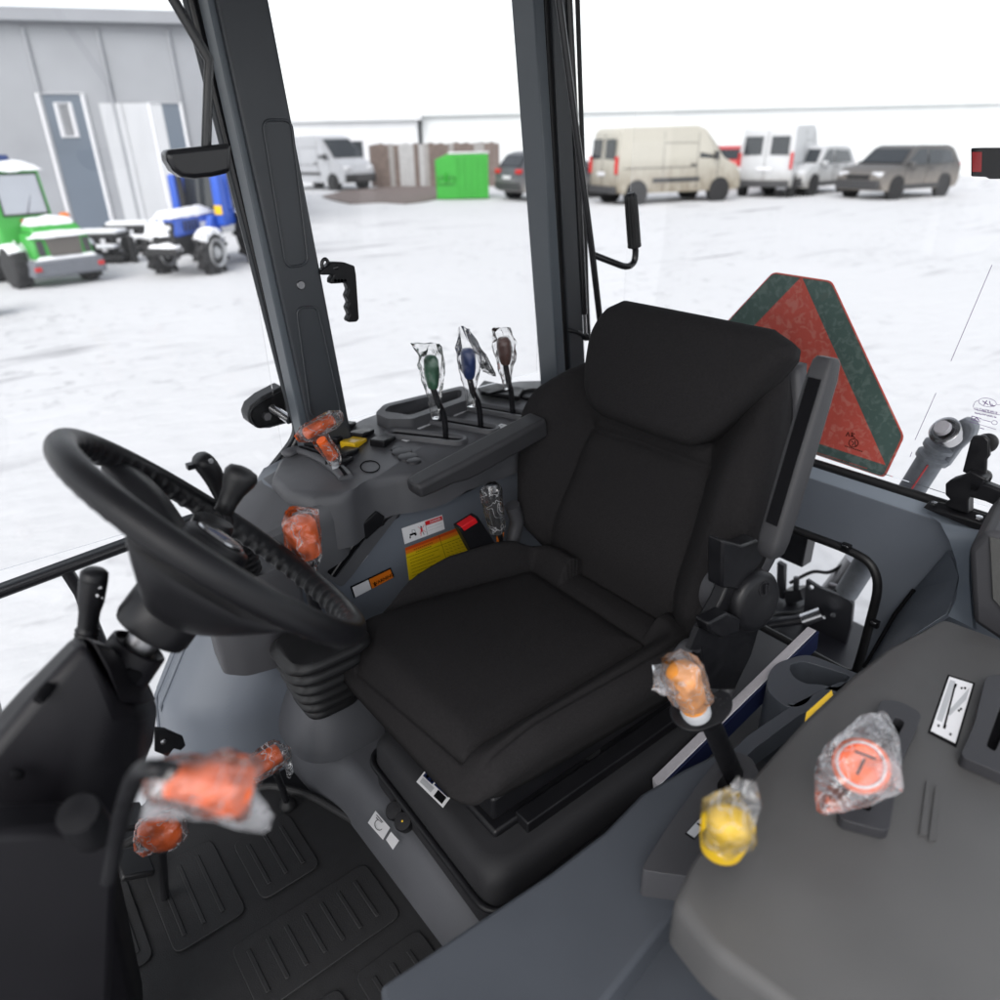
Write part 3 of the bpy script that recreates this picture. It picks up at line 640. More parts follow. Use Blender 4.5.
# front shoulder stepping down with a pale wedge, and the low tower around the gear lever
mb = MB()
s0 = [(.36, 1.47), (.315, 1.41), (.30, 1.33), (.33, 1.27), (.42, 1.245), (.56, 1.245), (.60, 1.30), (.60, 1.50)]
rings = []
for z, sc in ((1.20, 1.0), (1.30, 1.0), (1.335, .97), (1.345, .90)):
    rings.append([V((.5+(a-.5)*(1.0 if sc == 1 else sc)+ (1.30-z)*-.25*(a < .5)*0, 1.38+(b-1.38)*sc, z+(a-.3)*.22)) for a, b in roundpoly(s0, .03, 3)])
mb.loft(rings).obj('console_shoulder', deckm, rc, sharp=40)
mb = MB(); tw = [(.262, 1.29), (.252, 1.20), (.285, 1.165), (.345, 1.15), (.42, 1.16), (.43, 1.29)]
rings = [[V((a+.02*(1.36-z)*0, b, z)) for a, b in roundpoly(tw, .012, 3)] for z in (1.135, 1.33)]+[[V((.34+(a-.34)*.93, 1.22+(b-1.22)*.93, 1.345)) for a, b in roundpoly(tw, .012, 3)]]
mb.loft(rings).obj('lever_tower', tower, rc, sharp=30)
mb = MB(); c = Y(238, 552, 1.18)
for k in range(7): mb.lathe(c+V((0, 0, -.045+k*.011)), (0, 0, 1), [(.026-.001*k, 0), (.036-.001*k, .0055), (.026-.001*k, .011)], 28)
mb.obj('small_bellows', rub, rc, sharp=80)
mb = MB(); mb.box(Y(222, 542, 1.19), (.06, .04, .004), Matrix.Rotation(.3, 3, 'Z')); mb.obj('tower_label', white, rc)
# inner wall: recessed lever slot, stickers
WY = 1.278
fw = Fr((.8, WY, 1.2), (0, -1, 0))
sl_ = fw.poly([(374, 503), (386, 501), (399, 511), (372, 546), (350, 575), (340, 586), (318, 572), (340, 543)])
mb = MB(); mb.holed(fw.t, [(a, b) for a, b in roundpoly(sl_, .01, 3)], [roundpoly(fw.poly([(372, 512), (380, 516), (352, 553), (334, 577), (325, 571), (348, 540)]), .006, 3)], .004)
so = mb.obj('lever_slot', deckm, rc); so.location = fw.n*.008
mb = MB(); mb.prism([fw.at(a, b, .002) for a, b in fw.poly([(374, 508), (384, 514), (350, 558), (333, 580), (322, 572), (348, 536)])], fw.n*-.001); mb.obj('slot_gasket', inkm, rc)
mb = MB(); mb.prism([fw.at(a, b, .004) for a, b in fw.poly([(355, 523), (372, 508), (380, 513), (378, 521), (362, 536), (357, 531)])], fw.n*.018); mb.obj('slot_stop', blk, rc, bevel=.002)
mb = MB(); mb.tube([fw.at(*fw.px(*p), .006) for p in ((362, 532), (345, 552), (330, 574))], .004, 8); mb.obj('slot_rod', glossb, rc)
mb = MB(); q = Quad(fw, (401.4, 528.4), (442, 514.8), (444.6, 529), (404.6, 544))
q.rect(mb, 0, 0, 1, 1, 0)
q.rect(mb, .56, .05, .985, .32, 1, .0016)
q.text(mb, '\u26a0 DANGER'[2:], .80, .185, .17, 0, .0022, 1.0, True)
q.line(mb, .56, .05, .56, .95, .0006, 2)
for i in range(2):
    for k in range(9): q.line(mb, .60+.04*k, .50+.2*i, .625+.04*k, .50+.2*i, .0011, 3)
# pictograms: a small tractor, and a struck-out bystander
for cx, cy, rr in ((.285, .62, .075), (.15, .70, .05)):
    pts = [q.at(cx+rr*.36*math.cos(a), cy+rr*1.4*math.sin(a), .0018) for a in np.linspace(0, 2*math.pi, 18)[:-1]]; mb.prism(pts, fw.n*-.0004, 2)
q.rect(mb, .15, .50, .28, .62, 2, .0018); q.line(mb, .22, .50, .22, .30, .0007, 2); q.line(mb, .29, .50, .29, .32, .0007, 2); q.line(mb, .22, .31, .29, .32, .0007, 2)
q.rect(mb, .425, .38, .465, .62, 1, .0018); mb.prism([q.at(.445+.016*math.cos(a), .30+.07*math.sin(a), .0018) for a in np.linspace(0, 2*math.pi, 14)[:-1]], fw.n*-.0004, 2)
q.line(mb, .43, .60, .40, .85, .0014, 1); q.line(mb, .46, .60, .48, .85, .0014, 2)
q.line(mb, .37, .22, .53, .72, .0009, 1, .0021); q.line(mb, .53, .20, .38, .70, .0009, 1, .0021)
mb.obj('warning_sticker', [white, redm, inkm, greyl], rc)
mb = MB(); q = Quad(fw, (405, 548), (458, 527.5), (471, 558), (409, 580))
q.rect(mb, 0, 0, 1, 1, 0)
for i, m in enumerate((1, 1, 2, 2, 3)): q.rect(mb, 0, i*.04, 1, i*.04+.04, m, .0014)
q.line(mb, 0, .30, 1, .30, .0007, 4); q.line(mb, .62, 0, .62, 1, .0007, 4)

for i in range(2):
    for k in range(10-2*i): q.line(mb, .14+.035*k+.03*i, .14+.09*i, .165+.035*k+.03*i, .14+.09*i, .0014, 4)
for i in range(6): q.line(mb, .05, .40+i*.1, .05+.5*(1-.2*(i % 2)), .40+i*.1, .0006, 4)
for i in range(5):
    for j in range(5): q.line(mb, .66+j*.065, .37+i*.1, .70+j*.065, .40+i*.1, .0007, 4)
mb.obj('instruction_sticker', [yel_s, redor, org_s, midor, inkm], rc)
mb = MB(); q = Quad(fw, (350.3, 586.5), (390.5, 567.5), (394, 577), (354, 598))
q.rect(mb, 0, 0, 1, 1, 0); q.rect(mb, .03, .12, .42, .98, 1, .0016); q.rect(mb, .44, .12, .975, .98, 2, .0016)
mb.prism([q.at(.50, .9, .002), q.at(.56, .9, .002), q.at(.53, .45, .002)], fw.n*-.0004, 0); q.text(mb, 'WARNING', .75, .70, .42, 0, .002, .8, True)
mb.obj('small_warning_sticker', [inkm, white, org_s], rc)
mb = MB(); q = Quad(fw, (364.8, 553), (368, 555.4), (352, 575), (349, 573)); q.rect(mb, 0, 0, 1, 1, 0)
q.line(mb, .5, .2, .5, .8, .0012, 1); q.line(mb, .2, .1, .8, .1, .001, 1); q.line(mb, .2, .9, .8, .9, .001, 1)
mb.obj('metal_label', [greyl, inkm], rc)
# throttle: curved slot bezel and T-handle
def Zd(p, h=0): return Z(p[0], p[1], DZ+h)
bz = [Zd(p, .004) for p in ((284, 455), (300, 450), (322, 458), (338, 469), (346, 478))]
mb = MB(); mb.tube(spline(bz, 5), [.006]+[.017]*18+[.016]*2, 14, flat=.55); tb = mb.obj('throttle_bezel', deckm, rc, sharp=80)
mb = MB(); mb.tube(spline([p+V((0, 0, .0075)) for p in bz[1:]], 5), .005, 8, flat=.5); mb.obj('throttle_slot', inkm, tb, sharp=80)
tl0 = Z(337, 472, DZ); tl1 = Z(329, 440, DZ+.075); th = empty('throttle_lever', tl0, T)
mb = MB(); mb.tube([tl0, tl0.lerp(tl1, .35)], [.009, .008], 12); mb.obj('lever_rod', greyl, th)
k0 = Z(333, 457, DZ+.035); k1 = Z(321, 440, DZ+.082)
mb = MB(); mb.tube(spline([k0, k0.lerp(k1, .4), k1], 4), [.013, .0135, .013, .0125, .012, .0115, .011, .011, .011], 16)
h0 = Z(306, 434, DZ+.085); h1 = Z(332, 420, DZ+.095)
mb.tube(spline([h0, h0.lerp(h1, .08), h0.lerp(h1, .5), h0.lerp(h1, .92), h1], 3), [.006, .013, .0135, .0135, .014, .014, .014, .014, .0145, .0145, .014, .012, .006], 18)
mb.obj('knob', orange, th, sharp=80)
TH = (h0, h1, k0, k1, tl0, tl1)
# rocker switches
def rocker(px, m, name='rocker_switch', w=.040, l=.058, hgt=.018, rz=.55):
    p = Zd(px, 0); R = Matrix.Rotation(rz, 3, 'Z'); mb = MB()
    sec = [(-l/2, 0), (l/2, 0), (l/2, hgt*.55), (l*.15, hgt*.62), (-l*.15, hgt*.9), (-l/2, hgt)]
    mb.prism([p+R @ V((a, -w/2, b)) for a, b in sec], R @ V((0, w, 0)))
    o = mb.obj(name, m, rc, bevel=.003); o.matrix_parent_inverse = o.matrix_parent_inverse; return o
for px in ((344, 428), (337, 440), (362, 436), (383, 443), (346, 455), (340, 464), (318, 446)): rocker(px, blk)
rocker((354, 445), yellow)
mb = MB(); mb.tube([Zd((370+9.5*math.cos(a), 466.5+5.8*math.sin(a)), .001) for a in np.linspace(0, 2*math.pi, 40)[:-1]], .0012, 6, closed=True); mb.obj('blank_plug', inkm, rc, sharp=80)
mb = MB()
for a, b, r in ((402, 453, .023), (408, 458, .022), (414, 462, .016), (397, 450, .014)): mb.lathe(Zd((a, b)), (0, 0, 1), [(r+.001, .0), (r, .0045+r*.02), (r-.003, .006+r*.02), (0, .006+r*.02)], 22)
mb.obj('socket_cover', guidem, rc, sharp=50)
# three lever gates
def gate(a, b, name='lever_gate'):
    p, q = Zd(a, .002), Zd(b, .002); d = (q-p); L = d.length; d.normalize(); n = V((0, 0, 1)).cross(d)
    def obr(r, z, bulge=0): return [p+d*(r if 0 else 0)+V((0, 0, z))+d*(-r*math.cos(t) if 0 else 0)+(d*(-math.cos(t))+n*math.sin(t))*r for t in np.linspace(-math.pi/2, math.pi/2, 9)]+[q+V((0, 0, z))+(d*math.cos(t)-n*math.sin(t))*r for t in np.linspace(-math.pi/2, math.pi/2, 9)]
    mb = MB(); R = [obr(.027, -.004), obr(.026, .004), obr(.023, .0085), obr(.018, .009), obr(.0145, .006), obr(.0135, -.004)]
    mb.loft(R, cap=False); o = mb.obj(name, deckm, rc, sharp=50)
    mb = MB(); mb.prism(obr(.0138, .0005), (0, 0, -.002)); mb.obj('gate_slot', inkm, o); return o
gate((395, 434), (457, 441)); gate((432, 420), (490, 430)); gate((470, 407), (523, 416))
for i, (px, txt) in enumerate((((425, 425), 0), ((460, 412), 0), ((497, 428), 0), ((413, 437), 0))):
    p = Zd(px, .001); mb = MB(); R = Matrix.Rotation(.25, 3, 'Z'); mb.box(p, (.06, .018, .0012), R, 0)
    for k in range(4): mb.box(p+R @ V((-.02+k*.013, 0, .0009)), (.006, .007, .0006), R, 1)
    mb.obj('gate_label', [white, greyl], rc)
def vlever(base, mid, bend, kb, kt, m):
    b = Zd(base, 0); y = b.y
    P = [b, Y(mid[0], mid[1], y+.00), Y(bend[0], bend[1], y), Y(kb[0], kb[1], y)]
    e = empty('valve_lever', b, T); MB().tube(spline(P, 6), .0072, 12).obj('lever_rod', glossb, e, sharp=80)
    k0, k1 = Y(kb[0], kb[1], y), Y(kt[0], kt[1], y); d = k1-k0; prof = [(0, -.001), (.010, 0), (.0125, .10), (.0155, .35), (.0165, .6), (.0155, .85), (.011, .97), (.0, 1.0)]
    MB().lathe(k0, d, [(r, h*d.length) for r, h in prof], 24, sx=1.25).obj('knob', m, e, sharp=60); return k0, k1, y
VL = [vlever((446, 438), (444, 416), (438, 402), (433, 388), (430.5, 355), green_k), vlever((481, 427), (478.5, 404), (473, 392), (469.5, 378), (467.5, 348), blue_k), vlever((513, 415), (511, 392), (508.5, 382), (505.5, 364), (503, 337), brown_k)]
# storage bin along the outer edge, lidded box, cup hole
mb = MB(); fb_ = Fr((1, 1.6, DZ+.030), (0, 0, 1), (0, 1, 0))
o = fb_.poly([(375, 413), (384, 404), (462, 385.5), (468, 389), (467, 400), (412, 419), (388, 419)]); i_ = fb_.poly([(384, 411), (389, 406), (459, 389.5), (462, 391), (461, 397), (410, 415), (396, 412.5)])
mb.holed(fb_.t, roundpoly(o, .012, 4), [roundpoly(i_, .012, 4)], .05); mb.obj('storage_bin', deckm, rc, bevel=.003)
mb = MB(); R = Matrix.Rotation(-.0, 3, 'Z'); pc = Zd((500, 392), .006)
pp = [Zd(p, .003) for p in ((478, 391), (484, 384), (524, 392), (519, 401), (481, 395.5))]
mb.prism(pp, (0, 0, .012)); mb.box(Zd((497, 391), .017), (.07, .018, .006)); mb.obj('bin_lid', blk, rc, bevel=.003)
mb = MB(); c = Zd((536, 395), .002); mb.lathe(c, (0, 0, 1), [(.045, -.002), (.047, .004), (.043, .006), (.040, 0), (.040, -.0015), (0, -.0015)], 36); mb.obj('cup_hole', rub, rc, sharp=50)
# park brake lever beside the seat
pb = empty('park_lever', Y(487, 548, 1.155), T)
MB().tube(spline([Y(*p, 1.155) for p in ((505, 560), (500, 540), (492, 500), (491, 490))], 5), [.008]*6+[.010]*4+[.017]*6, 14).obj('lever_rod', blk, pb, sharp=80)
mb = MB(); mb.tube([Y(*p, 1.16) for p in ((512, 505), (517, 520), (512, 545), (500, 560))], .018, 10); mb.obj('lever_boot', tower, pb, sharp=80)
mb = MB(); mb.prism([Y(*p, 1.15) for p in ((497, 535), (505, 527), (502, 545), (498, 548))], (0, .004, 0)); mb.obj('orange_tag', org_s, pb)

# ================================================================== LEFT CONSOLE
LZ = 1.30
fl = Fr((.9, .25, LZ), (0, 0, 1), (0, 1, 0))
lc = empty('left_console', (.9, .2, 1.2), T)
edge = [(945, 616), (888, 646), (853, 672), (800, 721), (745, 783), (712, 831), (690, 862), (672, 900)]
E_ = [fl.px(*p) for p in edge]
poly = E_+[(E_[-1][0]-.01, -.02), (E_[-1][0]+.02, -.23), (.35, -.23), (fl.px(1010, 640)[0]+.05, -.12), (fl.px(1000, 636)[0], fl.px(1000, 640)[1])]
rings = []
cen = V((.0, -.05, 0))
for z, g in ((-.07, .000), (-.02, 0), (-.006, .003), (0, .014)):
    rings.append([fl.at(*(V((a, b, 0))+(cen-V((a, b, 0))).normalized()*g).xy, z) for a, b in roundpoly(poly, .012, 3)])
MB().loft(rings).obj('console_deck', ldeckm, lc, sharp=50)
mb = MB(); mb.prism([fl.at(.38, -.26, -.02), fl.at(-.35, -.26, -.02), fl.at(-.35, -.26, -.55), fl.at(.38, -.26, -.55)], (0, .03, 0)); mb.obj('fender_skin', blue, lc)
# yellow warning strip below the edge
mb = MB(); mb.prism([fl.at(*fl.px(*p), -.012) for p in ((808, 706), (833, 684), (835, 690), (806, 716))], (0, 0, -.003)); mb.prism([fl.at(*fl.px(*p), -.012) for p in ((712, 830), (740, 788), (744, 790), (716, 836))], (0, 0, -.003)); mb.obj('yellow_strip', yellow, lc)
# label plate
q = Quad(fl, (949, 677.5), (972.5, 685), (955, 744), (930.5, 731.5))
mb = MB(); 
for u0, v0, u1, v1, m, h in ((-.08, -.04, 1.08, 1.04, 2, .001), (0, 0, 1, 1, 0, .002), (.08, .06, .3, .8, 1, .0026)): q.rect(mb, u0, v0, u1, v1, m, h)
mb.prism([q.at(*p, .0026) for p in ((.40, .60), (.92, .08), (.92, .30), (.5, .66))], fl.n*-.0004, 1)
q.line(mb, .34, .14, .44, .86, .0022, 2, .003); q.rect(mb, .30, .10, .40, .16, 2, .003); q.rect(mb, .40, .82, .50, .88, 2, .003)
for u, v in ((.62, .14), (.75, .12), (.78, .52), (.84, .48), (.22, .88), (.74, .92)): q.rect(mb, u-.04, v-.015, u+.04, v+.015, 2, .003)
mb.obj('label_plate', [white, greyl, inkm], lc)
# lever guides
def guide(name, outer, slot, hgt):
    mb = MB(); o = roundpoly([fl.px(*p) for p in outer], .010, 4); s = roundpoly([fl.px(*p) for p in slot], .006, 4)
    fr2 = Fr(fl.o+fl.n*hgt, fl.n, (0, 1, 0)); o = [fr2.px(*p) for p in outer]; s = [fr2.px(*p) for p in slot]
    mb.holed(fr2.t, roundpoly(o, .010, 4), [roundpoly(s, .006, 4)], hgt-.001); g = mb.obj(name, guidem, lc, bevel=.003)
    mb = MB(); mb.prism([fl.at(*fl.px(*p), .0015) for p in slot], (0, 0, -.001)); mb.obj('guide_slot', inkm, g)
guide('lever_guide', [(881, 699), (900, 701), (922, 713), (917, 728), (900, 765), (889, 832), (842, 820), (838, 812), (870, 730)], [(896, 716), (905, 722), (893, 745), (870, 812), (856, 806), (880, 745)], .016)
guide('lever_guide', [(986, 676), (1003, 674), (1040, 690), (1040, 790), (960, 756), (975, 722)], [(1002, 702), (1015, 706), (995, 752), (986, 746)], .018)
mb = MB()
for p in ((926, 806), (935, 812)): mb.prism([fl.at(*fl.px(p[0]+a, p[1]+b), .003) for a, b in ((0, -24), (3, -24), (1, 30), (-7, 30))], (0, 0, -.002))
mb.obj('pressed_rib', ldeckm, lc)
# raised speaker box behind, and the corner trim
bx = 1.34
A = [(968, 549), (986, 531), (1040, 545), (1040, 690), (1000, 642), (972, 623)]
mb = MB(); pts = [X(*p, bx) for p in A]; mb.prism(pts, (.16, .03, .02)); sb = mb.obj('speaker_box', tower, lc, bevel=.012, bseg=3)
mb = MB(); mb.prism([X(*p, bx-.001) for p in ((990, 536), (1035, 548), (1035, 640), (1000, 606), (993, 598))], (-.004, 0, 0)); mb.obj('speaker_mesh', mat('grey mesh', (.07, .07, .068), .7, bump=1.0, bs=700), sb, bevel=.002)
cx0 = 1.50
def poly3(pts): return [X(px, py, x) for px, py, x in pts]
mb = MB(); pts = poly3([(948, 550, 1.575), (955, 562, 1.56), (957.5, 578, 1.53), (955, 598, 1.48), (947, 614, 1.43), (905, 640, 1.40), (880, 662, 1.40), (862, 668, 1.50), (895, 612, 1.57), (914, 590, 1.585)])
mb.prism(pts, (.05, .0, -.02)); mb.obj('corner_panel', blue, lc, bevel=.004)
mb = MB(); P = []
ed = [(926, 512, 1.59), (940, 523, 1.58), (949, 540, 1.565), (956, 560, 1.545), (959, 578, 1.52), (956, 600, 1.46), (948, 616, 1.42)]
ou = [(985, 527, 1.60), (984, 532, 1.56), (975, 543, 1.53), (969, 556, 1.50), (969, 580, 1.47), (971, 606, 1.42), (973, 628, 1.40)]
mb.grid([poly3(ed), poly3(ou)]); mb.grid([[p+V((.02, .0, -.01)) for p in poly3(ed)], [p+V((.03, 0, -.02)) for p in poly3(ou)]]); mb.obj('corner_edge', bluel, lc, sharp=70)
mb = MB(); mb.tube([X(914, 590, 1.575), X(895, 614, 1.56), X(864, 668, 1.48)], .005, 8); mb.obj('corner_seam', inkm, lc)
# blue-grey inner tray with pockets beside the seat
TZ = 1.10
ft = Fr((1.1, .5, TZ), (0, 0, 1), (0, 1, 0))
o = ft.poly([(768, 674), (776, 663), (800, 655), (812, 655), (884, 684), (850, 697), (828, 688), (815, 693), (805, 706), (786, 708), (766, 690)])
h1 = ft.poly([(788, 665), (803, 660.5), (852, 676), (838, 688), (820, 684), (806, 684), (793, 677)])
mb = MB(); mb.holed(ft.t, roundpoly(o, .02, 5), [roundpoly(h1, .016, 5)], .16); tr = mb.obj('side_tray', bluedk, lc, bevel=.005, bseg=3)
rl = ft.poly([(868, 684), (856, 680), (838, 682), (795, 703), (748, 735), (706, 775), (690, 800), (696, 806), (712, 790), (756, 747), (800, 714), (850, 694)])
mb = MB(); mb.prism([ft.at(a, b, 0) for a, b in roundpoly(rl, .012, 4)], (0, 0, -.05)); mb.obj('tray_rail', bluedk, lc, bevel=.004, bseg=3)
mb = MB(); mb.prism([ft.at(a, b, -.06) for a, b in roundpoly(h1, .016, 5)], (0, 0, -.004)); mb.obj('tray_pocket', navy, tr)
mb = MB(); mb.prism([(.42, .45, .87), (.72, .47, .87), (.95, .42, .87), (1.45, .42, .87), (1.45, .10, .87), (.42, .10, .87)], (0, 0, .15)); mb.obj('console_base', bluedk, lc, bevel=.01)
mb = MB(); fl2 = Fr((.7, .4, 1.075), (0, 0, 1), (0, 1, 0)); mb.prism([fl2.at(*fl2.px(*p)) for p in ((380, 985), (470, 925), (550, 872), (604, 831), (641, 793), (684, 768), (722, 750), (752, 762), (730, 830), (680, 905), (560, 1060), (400, 1150))], (0, 0, -.20)); mb.obj('side_ledge', bluedk, lc, bevel=.008, bseg=3)
# charcoal lever housing in front of the tray
hz = 1.13; fh = Fr((.7, .4, hz), (0, 0, 1), (0, 1, 0))
o = fh.poly([(640, 870), (668, 826), (716, 760), (733, 750), (752, 757), (760, 775), (715, 880)]); h = fh.poly([(716, 784), (726, 772), (742, 772), (746, 790), (735, 800), (722, 797)])
mb = MB(); mb.holed(fh.t, roundpoly(o, .012, 4), [roundpoly(h, .010, 4)], .09); hs_ = mb.obj('lever_housing', tower, lc, bevel=.006, bseg=3)
mb = MB(); mb.prism([fh.at(a, b, -.03) for a, b in h], (0, 0, -.003)); mb.obj('gate_slot', inkm, hs_)
q = Quad(fh, (706, 811), (715, 817), (694, 840), (685, 834)); mb = MB(); q.rect(mb, 0, 0, 1, 1, 0, .001); q.rect(mb, .08, .05, .92, .95, 1, .0016); q.rect(mb, .3, .1, .7, .3, 0, .002); q.rect(mb, .2, .5, .8, .55, 0, .002); mb.obj('label_plate', [inkm, greyl], hs_)
# amber-knobbed lever
e = empty('hitch_lever', Z(738, 785, 1.10), T)
pk = Z(690, 690, 1.36); pb_ = Z(738, 785, 1.08); ft2 = Z(706, 712, 1.325)
MB().tube([pb_, ft2], [.017, .015], 16).obj('lever_rod', blk, e)
pn = V((-.25, -.15, 1)).normalized(); u, w, d = frame_from(pn, (0, 1, 0)); fp = Fr(ft2+pn*.003, pn, (0, 1, 0))
o = [fp.px(*p) for p in ((669, 706), (672, 720), (685, 730), (700, 731), (722, 722), (733, 708), (732, 694), (722, 690), (690, 700))]
mb = MB(); mb.prism([fp.at(a, b, 0) for a, b in roundpoly(o, .008, 4)], pn*-.006, 0)
for px, py in ((720, 699), (724, 703), (726, 709), (716, 698), (721, 705), (727, 699)): mb.lathe(fp.at(*fp.px(px, py), 0), pn, [(.0022, .0006), (0, .0012)], 8, 1)
mb.obj('lever_plate', [blk, glossb], e, bevel=.001)
kb = fp.at(*fp.px(697, 714), 0)
kt = Z(683, 676, 1.40)
mb = MB(); d = kt-kb; Ld = d.length; mb.lathe(kb, d, [(.0, 0), (.020, .0), (.021, Ld*.15), (.0185, Ld*.2), (.0, Ld*.22)], 24); mb.obj('knob_base', greyl, e, sharp=50)
mb = MB(); mb.lathe(kb.lerp(kt, .18), d, [(.0, 0), (.018, .0), (.020, Ld*.2), (.024, Ld*.75), (.0245, Ld*.85), (.020, Ld*.95), (0, Ld*.97)], 24); mb.obj('knob', amber, e, sharp=60)
# yellow-knobbed lever rising from the lower edge
e = empty('range_lever', Z(735, 850, 1.2), T)
yk = Z(728, 824, 1.44); yb = Z(722, 846, 1.37)
mb = MB(); mb.lathe(yb, yk-yb, [(0, -.01), (.017, -.008), (.019, .03), (.020, (yk-yb).length), (.014, (yk-yb).length+.012), (0, (yk-yb).length+.014)], 24, sx=1.3); mb.obj('knob', yellow, e, sharp=60)
MB().tube([yb, Z(726, 870, 1.20)], .009, 12).obj('lever_rod', blk, e)
# orange disc-knobbed lever in the guide
e = empty('flow_lever', Z(875, 770, LZ), T)
ok = Z(861, 766, 1.40); MB().tube([Z(878, 772, LZ-.01), ok], .007, 12).obj('lever_rod', blk, e)
dn = (C0-ok).normalized()+V((-.15, 0, .35)); dn.normalize()
u, w, dn = frame_from(dn)
mb = MB(); mb.lathe(ok, dn, [(0, -.020), (.022, -.020), (.030, -.012), (.031, .004), (.028, .011), (.024, .013), (.022, .010), (0, .010)], 40)
kk = mb.obj('knob', orange, e, sharp=50)
mb = MB(); mb.tube([ok+dn*.0135+(u*math.cos(a)+w*math.sin(a))*.0245 for a in np.linspace(0, 2*math.pi, 41)[:-1]], .0016, 6, closed=True); mb.obj('knob_ring', white, kk, sharp=80)
mb = MB(); mb.prism([ok+dn*.0108+u*a+w*b for a, b in ((-.010, .010), (.012, .011), (.012, .014), (-.010, .013))], dn*.0006); mb.prism([ok+dn*.0108+u*a+w*b for a, b in ((-.002, -.012), (.001, -.012), (.003, .008), (.000, .008))], dn*.0006); mb.obj('knob_mark', inkm, kk)
# rear hinge latch on the sill
fx = 1.57
bpn = [X(*p, fx) for p in ((922, 509), (928, 503), (986, 520), (987, 527), (980, 531))]
mb = MB(); mb.prism([X(*p, fx) for p in ((922, 508), (945, 512), (987, 525), (979, 532))]+[], (.03, 0, .010)); lt = mb.obj('window_hinge', blk, T, bevel=.003)
mb = MB(); mb.prism([X(*p, fx) for p in ((945, 484), (950, 480), (960, 477), (970, 471), (986, 479), (978, 492), (973, 492), (968, 500), (968, 514), (945, 507), (945, 502), (950, 500), (945, 495))], (.03, 0, 0)); mb.obj('hinge_block', blk, lt, bevel=.003)
mb = MB(); mb.prism([X(*p, fx+.02) for p in ((970, 441), (973, 436), (984, 436), (989, 441), (989, 456), (986, 460), (985, 482), (962, 472))], (.012, 0, 0)); mb.obj('hinge_plate', blk, lt, bevel=.003)
mb = MB(); mb.lathe(X(987, 443, fx+.04), (-1, 0, 0), [(0, -.012), (.018, -.010), (.020, .0), (.017, .006), (0, .008)], 24); mb.obj('hinge_knob', rub, lt); mb = MB(); mb.lathe(X(983, 477, fx+.04), (-1, 0, 0), [(0, -.012), (.014, -.010), (.016, .0), (0, .008)], 24); mb.obj('hinge_knob', rub, lt)
mb = MB(); a = X(966, 489, fx+.01); b = X(1040, 517, fx+.01); mb.prism([X(*p, fx) for p in ((968, 481), (986, 484), (1045, 507), (1045, 529), (985, 502), (967, 497))], (.025, 0, 0)); mb.obj('hinge_bar', blk, lt, bevel=.005)
mb = MB()
for p in ((933, 506.5), (978, 521)): mb.lathe(X(*p, fx+.012)+V((0, 0, .006)), (0, 0, 1), [(0, .006), (.007, .005), (.008, 0)], 6)
mb.obj('hinge_bolt', chrome, lt)
# ================================================================== STEERING
TAU = math.radians(48); wc = V((.2157, .87, 1.592)); wn = V((math.sin(TAU), 0, math.cos(TAU)))
we = V((math.cos(TAU), 0, -math.sin(TAU))); wy = V((0, 1, 0))
sw = empty('steering_wheel', wc, T)
def wp(a, r, h=0): return wc+(we*math.cos(a)+wy*math.sin(a))*r+wn*h
RR, RT = .2115, .0168
rings = []
NA = 460
for i in range(NA):
    a = 2*math.pi*i/NA; rg_ = []
    rad = (we*math.cos(a)+wy*math.sin(a))
    for j in range(28):
        s_ = 2*math.pi*j/28
        # finger bumps on the inner underside
        g = max(0, math.cos(s_-math.radians(215)))**2*.0036*max(0, math.sin(a*58))
        r = RT*(1+.0)+g
        rg_.append(wc+rad*(RR+r*math.cos(s_)*.97)+wn*(r*math.sin(s_)*1.04))
    rings.append(rg_)
MB().loft(rings, closed=True).obj('rim', rim_m, sw, sharp=80)
# hub and three dished spokes
mb = MB(); mb.lathe(wc, wn, [(0, -.10), (.040, -.10), (.043, -.085), (.046, -.05), (.047, -.02), (.045, -.004), (.042, .0), (.036, .002), (.034, .0), (0, .0)], 40); hub = mb.obj('hub', rim_m, sw, sharp=50)
mb = MB(); mb.lathe(wc+wn*.0005, wn, [(0, .0), (.031, 0), (.033, .003), (.031, .005), (.0285, .0045)], 40, 0); mb.lathe(wc+wn*.0005, wn, [(0, .0035), (.0285, .0042)], 40, 1)
em = [wc+wn*.0055+we*a+wy*b for a, b in ((-.018, .006), (-.002, .014), (.016, .004), (.004, .003), (.002, -.010), (-.006, -.002))]
mb.prism(em, wn*-.0006, 2); mb.obj('emblem', [chrome, greyl, blue_k], hub, sharp=50)
def spoke(a0, hw0, hw1, dish=.045):
    rings = []
    for k in range(15):
        t = k/14; r = .045+(RR-.045)*t; hw = hw0+(hw1-hw0)*(t**1.5); dip = -dish*(1-t)**.8*.9-.012
        th = .016+.010*math.sin(math.pi*t); sec = []
        for q in range(24):
            an = 2*math.pi*q/24; ca, sa = math.cos(an), math.sin(an)
            off = hw*math.copysign(abs(ca)**.6, ca); ang = off/max(r, .06) if r < .06 else off/r
            sec.append(wp(a0+ang, r, dip+th*math.copysign(abs(sa)**.7, sa)*(1-.5*abs(ca)**4)))
        rings.append(sec)
    return MB().loft(rings).obj('spoke', rim_m, sw, sharp=70)
spoke(math.radians(-113), .032, .105, .095); spoke(math.radians(112), .026, .036, .03)
# grip pad detail line on the near spoke
for k, (a, r) in enumerate(((-118, .165), (-112, .15))):
    pts = [wp(math.radians(a+q*3.0), r+.010*math.sin(q), -.026) for q in range(5)]
    MB().tube(spline(pts, 4), .0022, 6).obj('spoke_trim', pillm, hub, sharp=80)
